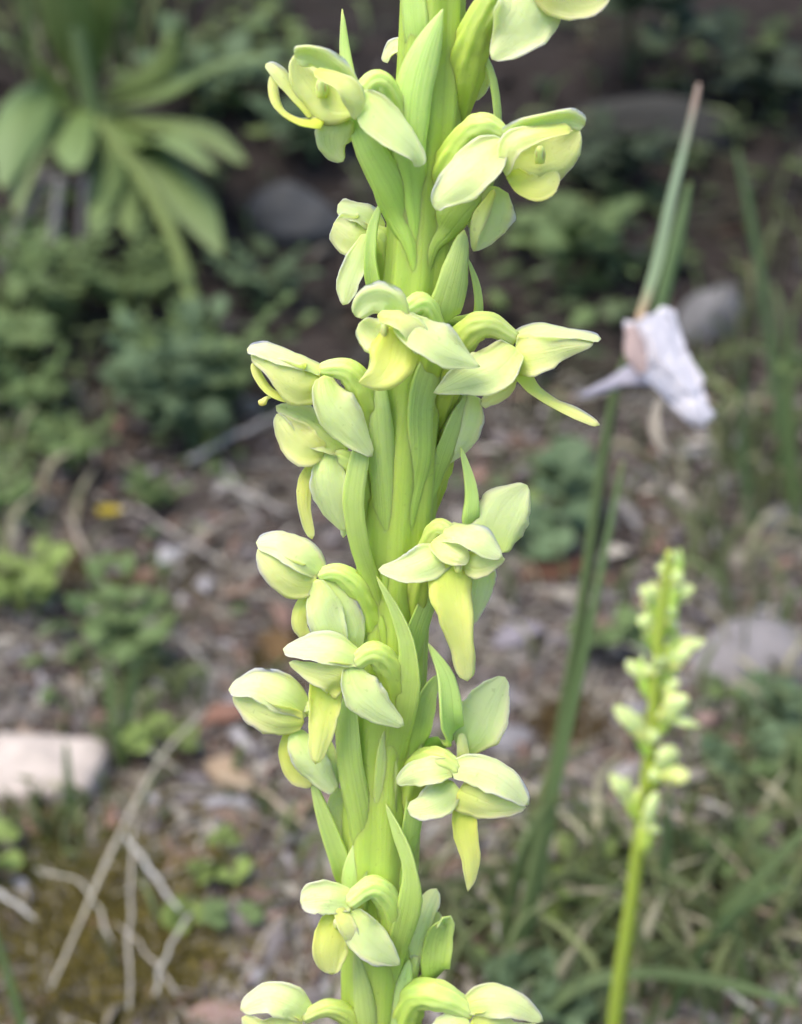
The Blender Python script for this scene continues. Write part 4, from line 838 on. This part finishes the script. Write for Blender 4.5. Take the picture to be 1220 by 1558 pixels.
# ------------------------------------------------------------------ green herbs one can tell apart
def herb(label, px, py, h, nl, size, seed, col, style=0, spread=.7, cat='herb'):
    r = random.Random(seed); g = G(px, py); root = empty('leafy_herb', g); tag(root, label, cat, 'low green herbs on the soil')
    for i in range(nl):
        az = r.uniform(0, 6.283); hh = h * r.uniform(.55, 1.1); o = Vector((math.cos(az), math.sin(az), 0)) * h * spread * r.uniform(.4, 1.1)
        p0, p1, p2 = g, g + o * .35 + Vector((0, 0, hh * .6)), g + o + Vector((0, 0, hh)); mb = MB(); u = r.uniform(.8, 1.2); c = tuple(x * u for x in col)
        tube(mb, [p0, p1, p2], [.045 * size, .035 * size, .02 * size], n=8, m=5, col=c)
        K = (3, 9, 5)[style]
        for q in range(K):
            t = 1 if q == 0 else (1 if style == 0 else 1 - .62 * ((q + 1) // 2) / (K / 2))
            b = cr([p0, p1, p2], t); fd = (p2 - p1).normalized(); sd = fd.cross(Vector((0, 0, 1))).normalized() if abs(fd.z) < .98 else Vector((1, 0, 0))
            sg = 0 if q == 0 else (1 if q % 2 else -1)
            dr = (fd * (.9 if sg == 0 else .45) + sd * sg + Vector((0, 0, r.uniform(-.3, .1)))).normalized(); l = size * (1 if style != 1 else .55) * r.uniform(.8, 1.15)
            up = (Vector((0, -.35, 1)) + fd * .2).normalized()
            wd = (.45, .26, .30)[style]
            lamina(mb, [b, b + dr * l * .5 + up * l * .05, b + dr * l - Vector((0, 0, l * .12))], [l * .1, l * wd, l * wd * (.7 if style == 0 else .2)], up, .25, .02, n=6, m=4, seed=seed + q + i * 11, wav=.15, rag=.3, col=c, capt=.25)
        mb.build('leaf', MAT['green'], root)
GR, YG, BG_, DK = (.18, .255, .095), (.28, .37, .10), (.15, .22, .11), (.065, .09, .05)  # DK is a herb green darkened to stand for the low light upper right
herb('feathery green herb in the left middle below the broad leaves', 95, 520, 3.6, 9, 1.5, 1, GR, 1)
herb('feathery herb leaning right beside the grey dead stems', 190, 500, 3.6, 8, 1.5, 2, GR, 1)
herb('leafy herb at the far left edge beside the feathery ones', 20, 600, 3.4, 7, 1.4, 3, GR, 2)
herb('upright herb tuft at the foot of the arching green stalk', 300, 700, 3.8, 9, 1.3, 4, BG_, 2)
herb('bushy green herb left of the curled lip flower', 340, 640, 4.0, 10, 1.3, 5, GR, 1)
herb('dark green herb behind the grey stick', 255, 660, 3.2, 8, 1.2, 6, BG_, 2)
herb('pale green lobed herb at the left edge above the cream stone', 30, 940, 1.6, 6, 1.0, 7, YG, 2)
herb('small upright herb left of the litter in the lower left', 190, 1030, 2.4, 6, .9, 8, GR, 2)
herb('yellow green seedling beside the knobbed stem end', 245, 1165, .9, 4, .6, 9, YG, 0)
herb('yellow green clover leaf left of the lower flower', 340, 1350, .7, 4, .42, 10, YG, 0)
herb('small green clover leaf below the yellow green one', 365, 1425, .6, 4, .38, 11, GR, 0)
herb('bright tiny herb at the end of the pale slanting stem', 288, 1418, .4, 4, .4, 12, YG, 0)
herb('bright herb at the left edge on the moss', 0, 1330, .7, 5, .5, 13, YG, 0)
herb('low bluish clover at the bottom right of the spike', 800, 1530, .7, 7, .55, 14, BG_, 0)
herb('bluish clover group under the curved tan straw', 870, 1540, .7, 7, .55, 15, BG_, 0)
herb('clover like herb right of the mauve grey stone', 1190, 1120, 1.2, 8, .65, 16, BG_, 0)
herb('low clover in front of the mauve grey stone', 1130, 1190, .9, 7, .6, 17, BG_, 0)
herb('green herb at the right edge above the dark slanting blade', 1200, 1230, 1.1, 7, .65, 18, GR, 0)
herb('feathery seedling at the foot of the small orchid', 880, 1400, 1.3, 6, .7, 19, YG, 2)
herb('leafy seedling between the straws at the lower right', 1110, 1370, 1.3, 7, .7, 20, GR, 2)
herb('mid green broad herb behind the hanging lip on the right', 830, 800, 1.6, 5, 1.3, 21, BG_, 0)
herb('low green leaf under the mid green broad herb', 800, 860, .9, 4, 1.0, 22, BG_, 0)
herb('green leafy herb right of the side view flower', 850, 430, 2.4, 6, 1.8, 23, GR, 0)
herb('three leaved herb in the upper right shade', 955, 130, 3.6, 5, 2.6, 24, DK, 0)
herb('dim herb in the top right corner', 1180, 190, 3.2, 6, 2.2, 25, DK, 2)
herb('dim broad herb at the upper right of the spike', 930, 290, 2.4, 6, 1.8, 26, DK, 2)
herb('round leaved herb left of the small orchid tip', 925, 985, .8, 3, .9, 27, GR, 0)
herb('grey green herb left of the spike near the dark stone', 400, 470, 2.2, 7, 1.3, 28, BG_, 1)
herb('soft green herb in the shade left of the top flower', 330, 180, 3.0, 7, 2.0, 29, BG_, 2)
herb('soft green herb between the stalk and the second flower on the left', 480, 250, 2.4, 6, 1.8, 30, BG_, 2)
for j, (lab, px, py, h, sz) in enumerate([('light feathery herb under the pale dead stem at the left', 60, 470, 3.0, 1.4), ('light feathery herb at the left edge below the dead stems', 5, 520, 3.2, 1.3), ('light feathery sprig right of the leaning feathery herb', 235, 470, 2.6, 1.2), ('low feathery herb beneath the left edge leafy herb', 60, 650, 2.6, 1.1),
        ('feathery sprout above the yellow flower', 110, 720, 2.2, 1.0), ('light green sprig left of the upright herb tuft', 225, 590, 2.8, 1.1), ('pale sprout at the left edge level with the tiny yellow flower', 15, 790, 1.8, .9), ('green sprout just right of the tiny yellow flower', 235, 775, 1.2, .7)]):
    herb(lab, px, py, h, 8, sz, 40 + j, (.21, .30, .11), 1)
def yellow_flower():
    g = G(168, 812); root = empty('wild_flower', g); tag(root, 'tiny yellow flower in the litter at the left', 'flower')
    mb = MB(); tube(mb, [g, g + Vector((0, 0, .5)), g + Vector((.05, -.1, .8))], [.03, .03, .03], n=6, m=6, col=(.14, .22, .07)); mb.build('stem', MAT['green'], root)
    c = g + Vector((.05, -.1, .8))
    for i in range(5):
        a = i * 1.257; d = Vector((math.cos(a), math.sin(a) * .7 - .2, .35)); mb = MB()
        lamina(mb, [c, c + d * .2, c + d * .4], [.05, .14, .08], Vector((0, -.5, 1)).normalized(), .3, .02, n=6, m=4, seed=i, col=(.62, .48, .05), capt=.3); mb.build('petal', MAT['green'], root)
yellow_flower()

# ------------------------------------------------------------------ single grass blades one can tell apart
B_ = [
    ('tall thin grey green grass stem at the right', [(1195, 760), (1175, 560), (1150, 380), (1120, 225)], [9, 9, 8, 5], -3, 'grass'),
    ('upright green blade near the right edge', [(1215, 820), (1200, 640), (1205, 470)], [8, 10, 3], -3, 'grass'),
    ('green blade rising left of the thin grey green stem', [(1150, 860), (1130, 700), (1128, 540)], [8, 9, 3], -2.5, 'grass'),
    ('dark green blade slanting up to the right edge', [(1020, 1490), (1090, 1400), (1160, 1330), (1240, 1250)], [9, 10, 9, 6], -1.5, 'grass'),
    ('green stem standing just right of the small orchid', [(1000, 1440), (1010, 1320), (1018, 1200)], [9, 9, 5], -1.2, 'grass'),
    ('pale blade arching low across the bottom right', [(790, 1580), (880, 1500), (990, 1480), (1120, 1500), (1220, 1530)], [7, 10, 9, 8, 4], -1.0, 'grass'),
    ('green blade curving right at the bottom edge', [(1010, 1560), (1060, 1460), (1130, 1380), (1210, 1340)], [8, 9, 8, 3], -1.2, 'grass'),
    ('dark green blade in the bottom left corner', [(45, 1600), (18, 1500), (-10, 1410)], [9, 9, 5], -.8, 'grass'),
    ('green blade rising in front of the cream stone', [(108, 1260), (104, 1200), (100, 1130)], [7, 7, 3], -.6, 'grass'),
    ('green grass tuft blade left of the knobbed stem end', [(185, 1170), (172, 1080), (160, 990)], [8, 9, 3], -1.0, 'grass'),
    ('second tuft blade crossing to the right', [(190, 1165), (196, 1070), (215, 985)], [7, 8, 3], -1.0, 'grass'),
    ('thin blade lying across the litter at the left', [(170, 975), (240, 1000), (320, 1040)], [5, 6, 3], -.4, 'grass'),
    ('pale green blade bowing left of the leaning dark stalk', [(760, 1480), (775, 1380), (800, 1290), (850, 1210)], [7, 9, 8, 3], -1.2, 'grass'),
    ('blurred blade crossing the left herbs to the right', [(70, 470), (150, 435), (215, 432), (262, 450)], [7, 9, 8, 4], -1.5, 'grass'),
    ('wide green blade hanging at the left middle', [(60, 690), (45, 640), (20, 600)], [12, 14, 5], -1, 'grass'),
    ('upright olive blade in the top left', [(60, 130), (45, 50), (35, -40)], [12, 13, 8], -3, 'grass'),
    ('olive blade beside the broad leaf stem at the top', [(200, 120), (195, 40), (205, -50)], [10, 12, 8], -3, 'grass'),
    ('thin pale blade at the bottom right between the straws', [(1120, 1560), (1128, 1480), (1118, 1400)], [7, 9, 4], -.8, 'grass'),
]
for i, (lab, p, h, dd, mt) in enumerate(B_):
    blade_thing('grass_stalk', lab, 'grass', rise(p, dd), h, mt, 'single grass blades', nrm=view(.4 * (-1) ** i, .2, 1), cup=.5, seed=i)
